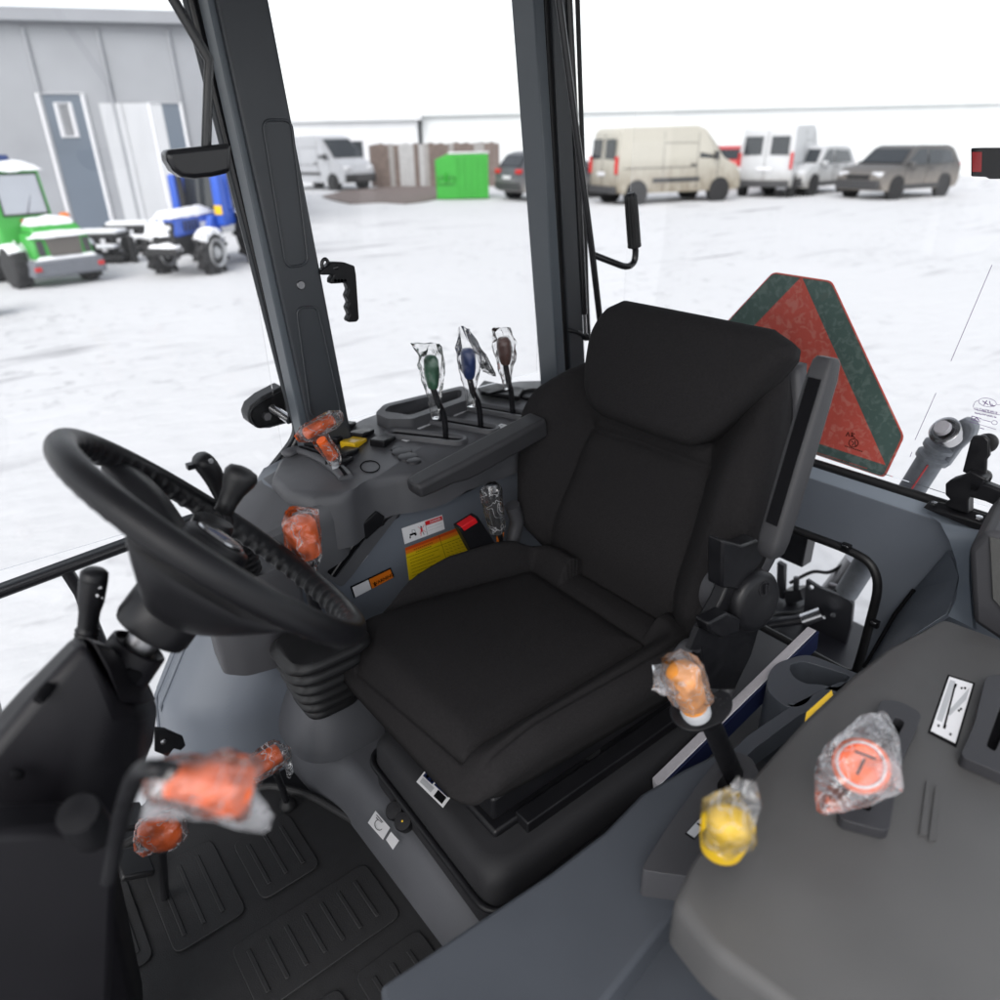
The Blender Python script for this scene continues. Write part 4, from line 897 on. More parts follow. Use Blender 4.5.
# spinner-knob clamp and knob on the far rim side, and the shuttle lever behind
cl = Y(211, 527, .955); up_ = (Y(238, 480, .955)-cl).normalized()
mb = MB(); mb.lathe(Y(203, 545, .955), (Y(219, 512, .955)-Y(203, 545, .955)), [(0, -.002), (.027, 0), (.029, .005), (.0295, .018), (.028, .019), (.0295, .021), (.029, .034), (.026, .04), (0, .04)], 32); sk = mb.obj('column_collar', blk, T, sharp=40)
k0 = Y(223, 512, .955); k1 = Y(243, 472, .955); d = (k1-k0); Lk = d.length
mb = MB(); mb.lathe(k0, d, [(0, -.004), (.013, 0), (.0135, Lk*.25), (.016, Lk*.5), (.0225, Lk*.78), (.024, Lk*.92), (.020, Lk*1.05), (.010, Lk*1.10), (0, Lk*1.11)], 28); mb.obj('gear_knob', rub, sk, sharp=80)
sl0 = Y(228, 522, 1.04); mb = MB()
pts = spline([Y(232, 530, 1.05), Y(222, 500, 1.05), Y(211, 472, 1.05), Y(198, 457, 1.05)], 5)
mb.tube(pts, [.011]*5+[.013, .015, .017, .019, .021, .0225, .023, .023, .022, .020, .014], 16, flat=.7, hint=(1, 0, 0)); sh = mb.obj('shuttle_lever', blk, T, sharp=70)
MB().lathe(Y(211, 461, 1.02), (0, -1, .2), [(0, .002), (.0035, .002), (.0035, -.002)], 12).obj('cap_screw', steel, sh)
MB().box(Y(191, 466, 1.05), (.012, .012, .008)).obj('lever_stop', blk, sh)
# ---- column: drum under the hub, tilt sleeve, faceted cowl
col = empty('steering_column', wc-wn*.35, T)
mb = MB(); mb.lathe(wc, -wn, [(0, .09), (.046, .09), (.049, .10), (.049, .137), (.046, .145), (.041, .147), (.041, .142), (0, .142)], 40); mb.obj('column_drum', blk, col, sharp=40)
mb = MB(); mb.lathe(wc, -wn, [(0, .14), (.020, .14), (.020, .19), (0, .19)], 20); mb.obj('column_shaft', steel, col, sharp=40)
c1 = wc-wn*.165-we*.0
mb = MB(); mb.lathe(c1, -wn, [(.028, .006), (.033, .0), (.036, .002), (.040, .085), (.036, .09)], 32); mb.obj('tilt_sleeve', cowlm, col, sharp=40)
mb = MB(); p = c1-wn*.028-wy*.037+we*-.006; mb.prism([p+we*a+wn*b for a, b in roundpoly([(-.010, -.010), (.012, -.010), (.012, .010), (-.010, .010)], .004, 3)], wy*-.003, 0); mb.obj('sleeve_slot', inkm, col)
# cowl: traced outline lofted with faceted depth; near face at y = .77, ridge lines as in the photo
def cw(px, y): return Y(px[0], px[1], y)
top_ring = [cw((73, 634), .84), cw((88, 641), .80), (cw((104, 672), .785)), cw((118, 709), .78), cw((142, 712), .82), cw((158, 706), .90), cw((143, 680), .95), cw((112, 648), .95)]
midr = [cw((20, 688), .84), cw((32, 700), .79), cw((66, 745), .765), cw((92, 765), .76), cw((135, 772), .80), cw((153, 742), .90), cw((140, 715), .97), cw((60, 690), .97)]
botr = [cw((-60, 775), .84), cw((-50, 800), .79), cw((0, 870), .765), cw((40, 880), .76), cw((106, 880), .80), cw((112, 840), .90), cw((100, 830), .98), cw((-20, 800), .98)]
low = [V((p.x*1.0-.03, p.y, .85)) for p in botr]
mb = MB(); mb.loft([top_ring, midr, botr, low], cap=True); cwl = mb.obj('column_cowl', cowlm, col, bevel=.012, bseg=4)
mb = MB(); cn = sum(top_ring, V((0, 0, 0)))/8; mb.loft([[p.lerp(cn, .10)+wn*.004 for p in top_ring], [p.lerp(cn, .42)+wn*.014 for p in top_ring]]); mb.obj('cowl_top', cowlm, col, bevel=.004)
for a, b, w in (((38, 701), (50, 685), .007), ((15, 777), (19, 771), .008)):
    pa, pb2 = cw(a, .775 if w < .0075 else .76), cw(b, .79 if w < .0075 else .765)
    MB().tube([pa, pa.lerp(pb2, .5), pb2], [w*.8, w, w*.8], 10).obj('cowl_slot', inkm, cwl, sharp=80)
# wiper stalk
s0_, s1_ = Y(86, 640, .93), Y(95, 569, .93); d = s1_-s0_; Ls = d.length
mb = MB(); prof = [(.0125, 0), (.0145, .02), (.0125, .05), (.0145, .08), (.0125, .11), (.0145, .14), (.012, .17), (.012, .22), (.0125, .40), (.0155, .55), (.0165, .80), (.0165, .86), (.0158, .865), (.0165, .87), (.016, .95), (.012, .99), (0, 1.0)]
mb.lathe(s0_, d, [(r, h*Ls) for r, h in prof], 28); st = mb.obj('wiper_stalk', blk, col, sharp=50)
mb = MB(); fS = Fr(Y(91, 590, .93)-V((0, 0, 0)), (C0-s1_).normalized()); fS.o = fS.o+fS.n*.0172
def mark(pts, w=.0006): mb.tube([fS.at(*fS.px(*p)) for p in pts], w, 5)
mark([(94, 576), (94.3, 579)]); mark([(92.4+1.4*math.cos(a), 585.5+1.4*math.sin(a)) for a in np.linspace(0, 6.28, 12)]); mark([(99.6+1.5*math.cos(a), 587+1.5*math.sin(a)) for a in np.linspace(.6, 5.6, 10)]); mark([(99.6, 587), (102, 588)])
mark([(97.2, 594), (97.2, 597)]); mark([(95.7, 595.5), (98.7, 595.5)]); mark([(96.1, 594.4), (98.3, 596.6)]); mark([(101.5, 597.5), (103, 598.5)])
mb.obj('stalk_mark', white, st)
# bracket tab behind the cowl, pedal arms, dash button, front fender edge
mb = MB(); tb_ = [Y(*p, .98) for p in ((155, 728), (165, 729), (183, 737), (186, 746), (181, 751), (174, 749), (168, 757), (155, 752))]
mb.prism(tb_, (0, .006, 0)); tab = mb.obj('column_bracket', blk, col, bevel=.002); MB().lathe(Y(163, 741, .979), (0, -1, 0), [(0, .004), (.0045, .003), (.005, 0)], 12).obj('bolt', chrome, tab)
bt = Y(78, 813, .62); mb = MB(); mb.lathe(bt, (-.1, -.45, 1), [(.019, -.06), (.0195, -.004), (.018, .0), (.0, .0005)], 28); dbx = mb.obj('dash_knob', blk, T, sharp=50)
mb = MB(); mb.prism([Y(*p, .66) for p in ((-80, 838), (60, 830), (112, 828), (120, 845), (112, 1010), (-80, 1010))], (0, .05, 0)); mb.obj('dash_panel', cowlm, T, bevel=.01)
for y_, x_ in ((1.18, .0), (1.30, .02)):
    mb = MB(); mb.tube([(x_-.18, y_, .95), (x_-.06, y_, .86), (x_, y_, .80)], .010, 10); pd = mb.obj('pedal', blk, T, sharp=80); mb = MB(); mb.box((x_+.01, y_, .815), (.06, .075, .014), Matrix.Rotation(.5, 3, 'Y')); mb.obj('pedal_pad', rub, pd, bevel=.004)
mb = MB(); a, b = Z(128, 822, .78), Z(170, 786, .78); mb.prism([a, b, b+V((.03, -.02, 0)), a+V((.03, -.02, 0))], (0, 0, .012)); mb.lathe(Z(150, 803, .80), (0, 0, 1), [(0, .008), (.008, .008), (.008, 0)], 6); mb.obj('step_edge', pillm, T, bevel=.002)
# dark hood edge far left beyond the door
rings = []
for k in range(9):
    t = k/8; x = -.9+.78*t; h = .07*math.sin(math.pi*min(1, t*.5+.5))
    rings.append([V((x, 1.75+.30*math.cos(a), .93+(.05+h)*math.sin(a))) for a in np.linspace(0, math.pi, 12)])
MB().loft(rings).obj('front_fender', tower, T, sharp=60)
# small knobs on the platform beside the plinth
for px, c in (((395, 811), 0), ((404, 822), 1)):
    p = Z(*px, .885); mb = MB(); mb.lathe(p, V((-.55, -.3, 1)), [(.012, -.03), (.0175, -.028), (.0185, .004), (.016, .009), (0, .010)], 30); o = mb.obj('adjuster_knob', blk, T, sharp=50)
    if c: mb = MB(); dd = V((-.55, -.3, 1)).normalized(); mb.lathe(p+dd*.0102, dd, [(0, .0006), (.0018, .0004), (.002, 0)], 8); mb.obj('knob_dot', yellow, o)
pq = Fr((.4, .87, .8715), (0, 0, 1), (0, 1, 0)); q = Quad(pq, (375.5, 811), (390, 828), (383, 840), (368, 823)); mb = MB(); q.rect(mb, 0, 0, 1, 1, 0)
mb.tube([q.at(.5+.22*math.cos(a), .55+.3*math.sin(a), .002) for a in np.linspace(0, 5, 14)], .0005, 5, 1); q.line(mb, .15, .15, .6, .15, .0012, 1); q.line(mb, .2, .3, .35, .3, .0012, 1)
mb.obj('floor_label', [white, inkm], T)
q = Quad(pq, (391, 832), (399, 841), (393, 850), (386, 840)); mb = MB(); q.rect(mb, 0, 0, 1, 1, 0); mb.obj('floor_label', [white], T)
# floor lever with orange grip
e = empty('floor_lever', Z(288, 806, .77), T); ly = Z(288, 806, .77).y
P = [Z(288, 806, .77), Y(283, 790, ly-.01), Y(276, 772, ly-.03)]
mb = MB(); mb.tube(P, .007, 10); mb.obj('lever_rod', glossb, e); mb = MB(); mb.lathe(Z(288, 806, .77), (0, 0, 1), [(.018, 0), (.017, .012), (.009, .02), (.008, .026)], 20); mb.obj('lever_boot', rub, e, sharp=50)
a, b = Y(250, 770, ly-.04), Y(280, 752, ly-.04); mb = MB(); mb.tube([a, a.lerp(b, .06), a.lerp(b, .5), a.lerp(b, .94), b], [.014, .021, .022, .022, .016], 18, flat=.8, hint=(0, 1, 0)); mb.obj('knob', orange, e, sharp=60)
FL = (a, b)
# low orange knob at the lower left
e = empty('differential_lever', Z(160, 860, .8), T); ky = .98
c = Y(160, 832, ky); mb = MB(); mb.lathe(c, (-.1, -.2, 1), [(0, -.03), (.020, -.028), (.024, .0), (.022, .016), (.012, .024), (0, .026)], 28, sx=1.4); mb.obj('knob', orange, e, sharp=60); DK = c
MB().tube([c, Z(165, 900, .76)], .008, 10).obj('lever_rod', glossb, e)
# big column lever near the lens with an orange grip
by = .46
e = empty('direction_lever', Y(118, 830, by+.12), T)
P = spline([Y(108, 880, by+.14), Y(119, 826, by+.12), Y(130, 790, by+.06), Y(141, 772, by+.02), Y(156, 769, by), Y(172, 772, by)], 6)
MB().tube(P, .0075, 12).obj('lever_rod', blk, e, sharp=80)
a, b = Y(166, 780, by), Y(245, 786, by-.01); mb = MB(); mb.tube([a, a.lerp(b, .03), a.lerp(b, .3), a.lerp(b, .55), a.lerp(b, .7), a.lerp(b, .93), a.lerp(b, .99), b], [.008, .012, .015, .018, .0225, .0235, .020, .010], 24); mb.obj('knob', orange, e, sharp=60)
BK = (a, b)
# ================================================================== BEHIND THE CAB: hitch, triangle, link
hx = 1.95
h_ = empty('rear_hitch', (1.9, .87, .7), T)
op_ = [X(*p, hx) for p in ((806, 579), (820, 588), (846, 598), (858, 612), (850, 640), (836, 672), (838, 720), (790, 720), (795, 640), (803, 620))]
fhk = Fr((hx, .87, 1), (-1, 0, 0))
mb = MB(); o = [fhk.px(*p) for p in ((806, 579), (820, 588), (846, 598), (853, 604), (851, 625), (838, 672), (832, 730), (790, 730), (796, 640), (803, 620))]
holes = [[fhk.px(px+2.8*math.cos(a), py+2.4*math.sin(a)) for a in np.linspace(0, 6.2832, 15)[:-1]] for px, py in ((811, 587.5), (826, 642), (821, 658), (833, 615))]
mb.holed(fhk.t, roundpoly(o, .006, 3), holes, .012); mb.obj('hitch_plate', dirt, h_, bevel=.002)
mb = MB(); mb.prism([X(*p, 2.0) for p in ((776, 596), (777, 562), (784, 566), (783, 600))], (.02, 0, 0)); mb.prism([X(*p, 2.0) for p in ((783, 591), (800, 590), (803, 600), (786, 606))], (.05, 0, 0)); mb.tube([X(796, 590, 2.0), X(796.5, 577, 2.0)], .010, 10); mb.obj('hitch_bracket', dirt, h_, bevel=.002)
mb = MB(); mb.tube([X(742, 632, 1.80), X(775, 623, 1.85), X(806, 619, 1.9)], .016, 12); mb.obj('lift_arm', dirt, h_, sharp=80)
mb = MB(); mb.tube([X(803, 620, 1.885), X(822, 613, 1.91)], .021, 16); mb.obj('link_pin', chrome, h_, sharp=50)
mb = MB(); mb.tube([X(740, 648, 1.8), X(765, 640, 1.85), X(800, 645, 1.9)], .012, 10); mb.tube([X(755, 680, 1.85), X(775, 660, 1.9), X(812, 660, 1.95)], .014, 10); mb.obj('draft_link', dirt, h_, sharp=80)
mb = MB(); mb.box(X(775, 660, 2.0), (.10, .14, .05)); mb.box(X(772, 640, 2.05), (.08, .16, .03)); mb.box(X(785, 705, 2.1), (.06, .9, .34)); mb.box(X(800, 690, 1.98), (.1, .12, .16)); mb.obj('hitch_block', dirt, h_, bevel=.004); mb = MB(); mb.box((1.90, .95, .50), (.40, .9, .26)); mb.obj('rear_axle', dirt, h_, bevel=.02)
mb = MB(); mb.tube([X(825, 600, 2.1), X(856, 560, 2.12)], .035, 14); mb.tube([X(830, 585, 2.02), X(856, 592, 2.02), X(852, 603, 2.0), X(838, 600, 2.0)], .010, 8); mb.obj('lift_cylinder', steel, h_, sharp=80)
mb = MB(); mb.tube(spline([X(790, 583, 2.02), X(812, 572, 2.05), X(830, 572, 2.08), X(850, 560, 2.1)], 6), .006, 8); mb.tube(spline([X(742, 622, 1.8), X(770, 615, 1.85), X(795, 612, 1.95), X(806, 606, 2.0)], 6), .007, 8); mb.tube(spline([X(826, 596, 1.98), X(842, 588, 2.0), X(850, 596, 2.0), X(842, 603, 2.0)], 6), .006, 8); mb.obj('hydraulic_hose', rub, h_, sharp=80)
# slow-vehicle triangle outside the rear window
TX = 1.74; ftx = Fr((TX, .87, 1.5), (-1, 0, 0)); P = lambda *p: V((*ftx.px(*p), 0))
apex = P(802, 276.5); br_ = P(886, 465); tl_, tr_ = P(773, 272), P(831.5, 281); rr_, rb_ = P(904, 437), P(884.5, 478)
ed = (tr_-tl_).normalized(); nn = V((-ed.y, ed.x, 0)); mid = (tl_+tr_)/2
def mir(p): d = p-mid; return mid-ed*d.dot(ed)+nn*d.dot(nn)
hexo = [tl_, tr_, rr_, rb_, mir(rb_), mir(rr_)]
mb = MB(); mb.prism([ftx.at(a, b, 0) for a, b in roundpoly([tuple(p.xy) for p in hexo], .012, 4)], ftx.n*-.003, 1)
cc_ = sum(hexo, V((0, 0, 0)))/6
mb.prism([ftx.at(a, b, .0012) for a, b in roundpoly([tuple((cc_+(p-cc_)*.986).xy) for p in hexo], .012, 4)], ftx.n*-.001, 0)
mb.prism([ftx.at(*apex.xy, .0024), ftx.at(*br_.xy, .0024), ftx.at(*mir(br_).xy, .0024)], ftx.n*-.001, 1)
def frosty(name, c1, c2):
    m = mat(name, c1, .5, var=.1); nt = m.node_tree; N = nt.nodes; L = nt.links
    n = N.new('ShaderNodeTexNoise'); n.inputs['Scale'].default_value = 55; n.inputs['Detail'].default_value = 5; n.inputs['Distortion'].default_value = .8
    r = N.new('ShaderNodeMapRange'); r.inputs['From Min'].default_value = .50; r.inputs['From Max'].default_value = .62; tc = N.new('ShaderNodeTexCoord'); L.new(tc.outputs['Object'], n.inputs['Vector']); L.new(n.outputs['Fac'], r.inputs['Value'])
    mx = N.new('ShaderNodeMix'); mx.data_type = 'RGBA'; b = N['Principled BSDF']; src = b.inputs['Base Color'].links[0].from_socket
    L.new(src, mx.inputs['A']); mx.inputs['B'].default_value = (*c2, 1); L.new(r.outputs[0], mx.inputs['Factor']); L.new(mx.outputs['Result'], b.inputs['Base Color']); return m
tg = frosty('frosted green reflector', (.13, .21, .19), (.22, .31, .28)); trd = frosty('frosted red reflector', (.95, .16, .12), (.97, .30, .24))
smv = mb.obj('warning_triangle', [tg, trd], T); smv['label'] = 'red triangle with a dark green border behind the rear glass'
mb = MB(); f3 = Fr(ftx.o+ftx.n*.003, ftx.n)
def st3(pts, w): mb.tube([f3.at(*f3.px(*p)) for p in pts], w, 5)
st3([(846, 436), (848, 432), (849.5, 436.5)], .0012); st3([(851.5, 437), (852, 432.5), (854.5, 434), (852, 435.5), (855, 438)], .0012)
st3([(853.5+4.6*math.cos(a), 443+4.2*math.sin(a)) for a in np.linspace(0, 6.2832, 20)], .0010); st3([(851.5, 441), (854, 443), (852, 445.5)], .001); st3([(855, 440.5), (855.5, 446)], .001)
for k in range(9): st3([(845+k*2.0, 446+k*.65), (846.2+k*2.0, 446.4+k*.65)], .0011)
mb.obj('approval_mark', inkm, smv)
mb = MB(); 
for s_ in (-.05, .05): mb.box(ftx.at(cc_.x+s_, cc_.y-.02, -.02), (.04, .03, .5))
mb.box(ftx.at(cc_.x, -.40, -.03), (.05, .30, .3)); mb.obj('sign_bracket', dirt, smv, bevel=.003)
# stored top link standing outside
kx = 1.76
e = empty('top_link', X(915, 495, kx), T); tube_a, tube_b = X(900, 508, kx), X(931, 459, kx); ey = X(948, 430, kx)
linkm = mat('frosted grey link paint', (.19, .205, .23), .5, var=.35, vs=60); MB().tube([tube_a+(tube_a-tube_b)*2, tube_b], .030, 20).obj('link_tube', linkm, e)
dl = (tube_b-tube_a).normalized(); mb = MB(); mb.lathe(tube_b, dl, [(.024, -.004), (.036, .0), (.036, .012), (.026, .016), (.026, .026), (.034, .03), (.034, .04), (.02, .045)], 20); mb.obj('link_nut', linkm, e, sharp=40)
mb = MB(); mb.prism([X(*p, kx) for p in ((925, 461), (944, 470), (957, 452), (972, 438), (975, 429), (971, 422), (962, 419), (953, 424), (940, 432), (932, 447))], (.035, 0, 0)); mb.obj('link_eye', linkm, e, bevel=.006)
en = V((-.9, .25, .75)).normalized(); ec = X(946, 432, kx-.03); mb = MB(); mb.lathe(ec, en, [(.012, -.03), (.028, -.025), (.034, .0), (.033, .01), (.030, .012), (.024, .012), (.022, .006), (.0, .006)], 32); mb.obj('link_ball', chrome, e, sharp=50)
mb = MB(); mb.lathe(ec+en*.016, en, [(0, .012), (.016, .010), (.018, .0), (.0, -.004)], 24); mb.obj('ball_cap', paper, e, sharp=50)
mb = MB(); f4 = Fr(tube_a, (C0-tube_a).normalized()); 
a_, b_ = X(911, 490, kx-.031), X(928, 465, kx-.031); mb.tube([a_, b_], .0055, 8, flat=.3); mb.obj('link_stripe', redm, e)
# ================================================================== FILM BAGS, POUCH
def bag(label, pts, radii, m=None, n=12, jit=.16, seed=1, flat=1.0, group='clear film bags tied over the control knobs', name='plastic_bag', hint=(0, 0, 1)):
    rd = random.Random(seed); P = [V(p) for p in pts]; k = len(P); mb = MB(); rings = []
    T_ = [(P[min(i+1, k-1)]-P[max(i-1, 0)]).normalized() for i in range(k)]; u, w, _ = frame_from(T_[0], hint)
    for i in range(k):
        u = (u-T_[i]*u.dot(T_[i])).normalized(); w = T_[i].cross(u); r0, fl = radii[i] if isinstance(radii[i], tuple) else (radii[i], flat)
        ph = rd.uniform(0, .5); ring = []
        for j in range(n):
            a = 2*math.pi*(j+ph)/n; r = r0*(1+rd.uniform(-jit, jit)); ring.append(P[i]+u*math.cos(a)*r+w*math.sin(a)*r*fl+T_[i]*r0*rd.uniform(-jit, jit))
        rings.append(ring)
    vs = [p for r in rings for p in r]; fs = []
    for i in range(k-1):
        for j in range(n):
            a = i*n+j; b = i*n+(j+1) % n; c = b+n; d = a+n
            fs += [(a, b, c), (a, c, d)] if rd.random() < .5 else [(a, b, d), (b, c, d)]
    fs.append(tuple(range(n-1, -1, -1))); mb.add(vs, fs)
    o = mb.obj(name, m or filmm, None, flat=True); tag(o, label, 'plastic bag', group)
    q = o.modifiers.new('subsurf', 'SUBSURF'); q.subdivision_type = 'SIMPLE'; q.levels = 1; q.render_levels = 2
    tx = bpy.data.textures.new('crinkle', 'VORONOI'); tx.noise_scale = .024; tx.distance_metric = 'DISTANCE'
    dm = o.modifiers.new('crinkle', 'DISPLACE'); dm.texture = tx; dm.strength = .006; dm.mid_level = .5; dm.texture_coords = 'LOCAL'
    return o
def lp(*pp): return [V(p) for p in pp]
# three valve levers
for (k0, k1, y), lab, tip, sd in zip(VL, ('clear film bag over the green lever knob', 'clear film bag over the blue lever knob, with a tall pointed tail', 'clear film bag over the brown lever knob beside the black seat'), ((415, 345), (464, 328), (497, 331)), (3, 8, 5)):
    t = Y(*tip, y); d = k1-k0
    bag(lab, [k0-d*.95, k0-d*.5, k0-d*.1, k0+d*.3, k0+d*.75, k0+d*1.08, k0.lerp(t, 1.0)+d*.0], [.010, .013, .019, .027, .031, .028, (.020, .2)], filmv, 11, .14, sd)
    if sd == 8: pass
bag('loose film tail hanging beside the blue lever knob', [Y(489, 372, VL[1][2]), Y(480, 352, VL[1][2]), Y(468, 332, VL[1][2])], [(.028, .12), (.024, .15), (.008, .3)], filmv, 9, .25, 12)
h0, h1, k0, k1, tl0, tl1 = TH
bag('crumpled film bag over the orange T-shaped throttle handle', [h1+(h1-h0)*.35, h1, h0.lerp(h1, .5), h0, h0-(h1-h0)*.3], [.012, .022, .021, .020, .008], filmm, 12, .14, 21)
bag('film bag over the orange stem under the T-shaped throttle handle', [tl0.lerp(tl1, .25), k0, k0.lerp(k1, .5), k1], [.011, .017, .017, .019], filmm, 10, .12, 22)
kg = V(Y(303, 537, 1.0))
bag('film bag over the orange knob of the gear lever above the black bellows', [kg+V((0, 0, -.062)), kg+V((0, 0, -.034)), kg, kg+V((0, 0, .032)), kg+V((-.012, .0, .050))], [.017, .026, .030, .030, (.016, .6)], filmm, 12, .10, 31)
bag('film bag over the sideways orange floor lever beside the black mat', [FL[0]+(FL[0]-FL[1])*.45, FL[0], FL[0].lerp(FL[1], .5), FL[1], FL[1]+(FL[1]-FL[0])*.15], [(.020, .8), .028, .027, .027, .018], filmm, 12, .12, 41)
bag('trailing film end under the sideways orange floor lever', [FL[1]+V((.012, -.0, -.002)), FL[1]+V((.012, 0, -.05)), FL[1]+V((.008, 0, -.075))], [(.020, .5), (.017, .4), (.004, .6)], filmm, 9, .2, 42)
bag('film bag over the low orange knob at the bottom by the dark cowl', [DK+V((.01, .02, -.03)), DK+V((0, 0, 0)), DK+V((0, -.003, .02)), DK+V((-.004, -.005, .034))], [(.034, .8), (.042, .8), (.036, .8), (.012, .7)], filmm, 14, .12, 51)
a, b = BK; da = b-a
bag('large cloudy film bag over the long orange lever grip nearest the lens', [a-da*.22, a-da*.04, a+da*.35, a+da*.75, b+da*.03, b+da*.10], [.010, .016, .022, .0255, .025, .012], filmm, 11, .10, 61)
yk_ = by
bag('cloudy film skirt drooping below the long orange lever grip', [Y(150, 800, yk_), Y(185, 795, yk_), Y(225, 800, yk_), Y(262, 822, yk_-.01), Y(265, 832, yk_-.01)], [(.016, .14), (.026, .12), (.024, .12), (.012, .2), (.004, .3)], filmc, 9, .22, 62, hint=(0, 1, 0))
kd = (kt-kb)
bag('cloudy film bag over the amber knob of the black lever beside the seat', [kb+kd*.42, kb+kd*.8, kb+kd*1.12, kb+kd*1.35+V((-.018, .0, .0))], [.027, .032, .030, (.016, .6)], filmw, 13, .13, 71)
bag('loose film corner beside the amber knob of the black lever', [kb+kd*.9+V((.0, .02, 0)), Z(664, 690, 1.39), Z(652, 688, 1.39)], [(.026, .5), (.018, .5), (.004, .6)], filmc, 9, .2, 72)
dy = (yk-yb)
bag('film bag over the yellow lever knob at the bottom right edge', [yk-dy*.35, yk-dy*.1, yk+dy*.25, Z(745, 796, 1.47), Z(747, 780, 1.48)], [.026, .028, .026, (.016, .5), (.008, .5)], filmm, 12, .14, 81)
dd = (ok-Z(878, 772, LZ)); 
bag('large cloudy film bag hanging over the orange disc knob on the left console', [Z(884, 714, 1.40), Z(879, 726, 1.40), ok+V((.012, .0, .0))+dn*.0, ok-V((.026, -.004, .008)), Z(822, 812, 1.385)], [(.006, .7), (.020, .7), (.043, .8), (.038, .7), (.006, .6)], filmw, 9, .12, 91)
bag('smoky film cover over the black park lever beside the belt buckle', [Y(498, 530, 1.15), Y(494, 508, 1.15), Y(491, 490, 1.15), Y(491, 484, 1.15)], [.020, .023, .023, .013], filmm, 11, .12, 95)
# booklet pouch standing between seat and tray
bk0, bk1 = Y(812, 627, .50), Y(646, 785, .565)
d = (bk1-bk0).normalized(); sdv = V((0, 0, 1)).cross(d).normalized()
A0, A1, B1, B0 = Y(808, 626, .585), Y(652, 778, .60), Y(666, 784, .573), Y(820, 632, .548)
bp_ = empty('booklet_pouch', (bk0+bk1)/2)
tag(bp_, 'pouch of booklets with pale page edges wedged between the seat and the side tray', 'booklet pouch')
dn2 = V((.01, .0, -.05))
def sl3(a, t): return a
mb = MB(); mb.prism([A0, A1, A1+dn2, A0+dn2], (B0-A0)*.72); o = mb.obj('booklet', paper, bp_, bevel=.002)
mb = MB(); mb.prism([A0+(B0-A0)*.74, A1+(B0-A0)*.74, A1+(B0-A0)*.74+dn2, A0+(B0-A0)*.74+dn2], (B0-A0)*.18); mb.obj('booklet_cover', navy, bp_, bevel=.001)
mb = MB(); c0_, c1_ = A0.lerp(A1, .80)+(A0-B0)*.05, A0.lerp(A1, 1.0)+(A0-B0)*.05
for k in range(3): p = A0.lerp(A1, .78+.0*k)+V((0, 0, -.02-.03*k)); mb.tube([p, p+d*.07], .0022, 6)
mb.obj('red_band', redm, bp_)
# ================================================================== THE YARD
def snowmat():
    m = bpy.data.materials.new('trodden snow'); m.use_nodes = True; nt = m.node_tree; N = nt.nodes; L = nt.links; b = N['Principled BSDF']
    b.inputs['Roughness'].default_value = .75; b.inputs['Specular IOR Level'].default_value = .25
    tc = N.new('ShaderNodeTexCoord')
    def noise_(sc, det, rot=0, sx=1, sy=1, dist=0):
        mp = N.new('ShaderNodeMapping'); mp.inputs['Rotation'].default_value = (0, 0, rot); mp.inputs['Scale'].default_value = (sx, sy, 1); L.new(tc.outputs['Object'], mp.inputs['Vector'])
        n = N.new('ShaderNodeTexNoise'); n.inputs['Scale'].default_value = sc; n.inputs['Detail'].default_value = det; n.inputs['Distortion'].default_value = dist; L.new(mp.outputs[0], n.inputs['Vector']); return n.outputs['Fac']
    def rng(v, a, b_, lo, hi):
        r = N.new('ShaderNodeMapRange'); r.inputs['From Min'].default_value = a; r.inputs['From Max'].default_value = b_; r.inputs['To Min'].default_value = lo; r.inputs['To Max'].default_value = hi; L.new(v, r.inputs['Value']); return r.outputs[0]
    def mul(a, c):
        q = N.new('ShaderNodeMath'); q.operation = 'MULTIPLY'; L.new(a, q.inputs[0]); L.new(c, q.inputs[1]); return q.outputs[0]
    ruts = mul(rng(noise_(1.0, 6, .75, .35, 2.6, .6), .56, .68, 0, 1), rng(noise_(.16, 2), .48, .60, 0, 1))
    speck = mul(rng(noise_(5, 8, .3, 1, 1, .5), .56, .70, 0, .6), rng(noise_(.35, 2, .5), .45, .6, .1, 1))
    ad = N.new('ShaderNodeMath'); ad.operation = 'MAXIMUM'; L.new(ruts, ad.inputs[0]); L.new(speck, ad.inputs[1])
    mx = N.new('ShaderNodeMix'); mx.data_type = 'RGBA'; mx.inputs['A'].default_value = (.60, .605, .615, 1); mx.inputs['B'].default_value = (.29, .29, .305, 1); L.new(ad.outputs[0], mx.inputs['Factor'])
    L.new(mx.outputs['Result'], b.inputs['Base Color'])
    bp = N.new('ShaderNodeBump'); bp.inputs['Strength'].default_value = .45; bp.inputs['Distance'].default_value = .06; n3 = noise_(3, 8, .4, 1, 1.6, .3); L.new(n3, bp.inputs['Height']); L.new(bp.outputs[0], b.inputs['Normal']); return m
snow = snowmat()
G = []
xs = [-600, -200, -60]+list(np.linspace(-30, 60, 181))+[110, 250, 700]; ys = [-400, -100, -30]+list(np.linspace(-12, 60, 145))+[110, 250, 700]
for y in ys:
    r = []
    for x in xs:
        z = 0
        if -30 <= x <= 60 and -12 <= y <= 60:
            z = .035*noise.noise((x*.35, y*.35, 0))+.02*noise.noise((x*1.1+.3*y, y*.6, 3)); z *= min(1, max(0, (math.hypot(x, y)-2)/3))
        r.append((x, y, z))
    G.append(r)
gnd = MB().grid(G).obj('snow_ground', snow, sharp=80); tag(gnd, 'snow-covered yard with faint grey wheel tracks', kind='structure')
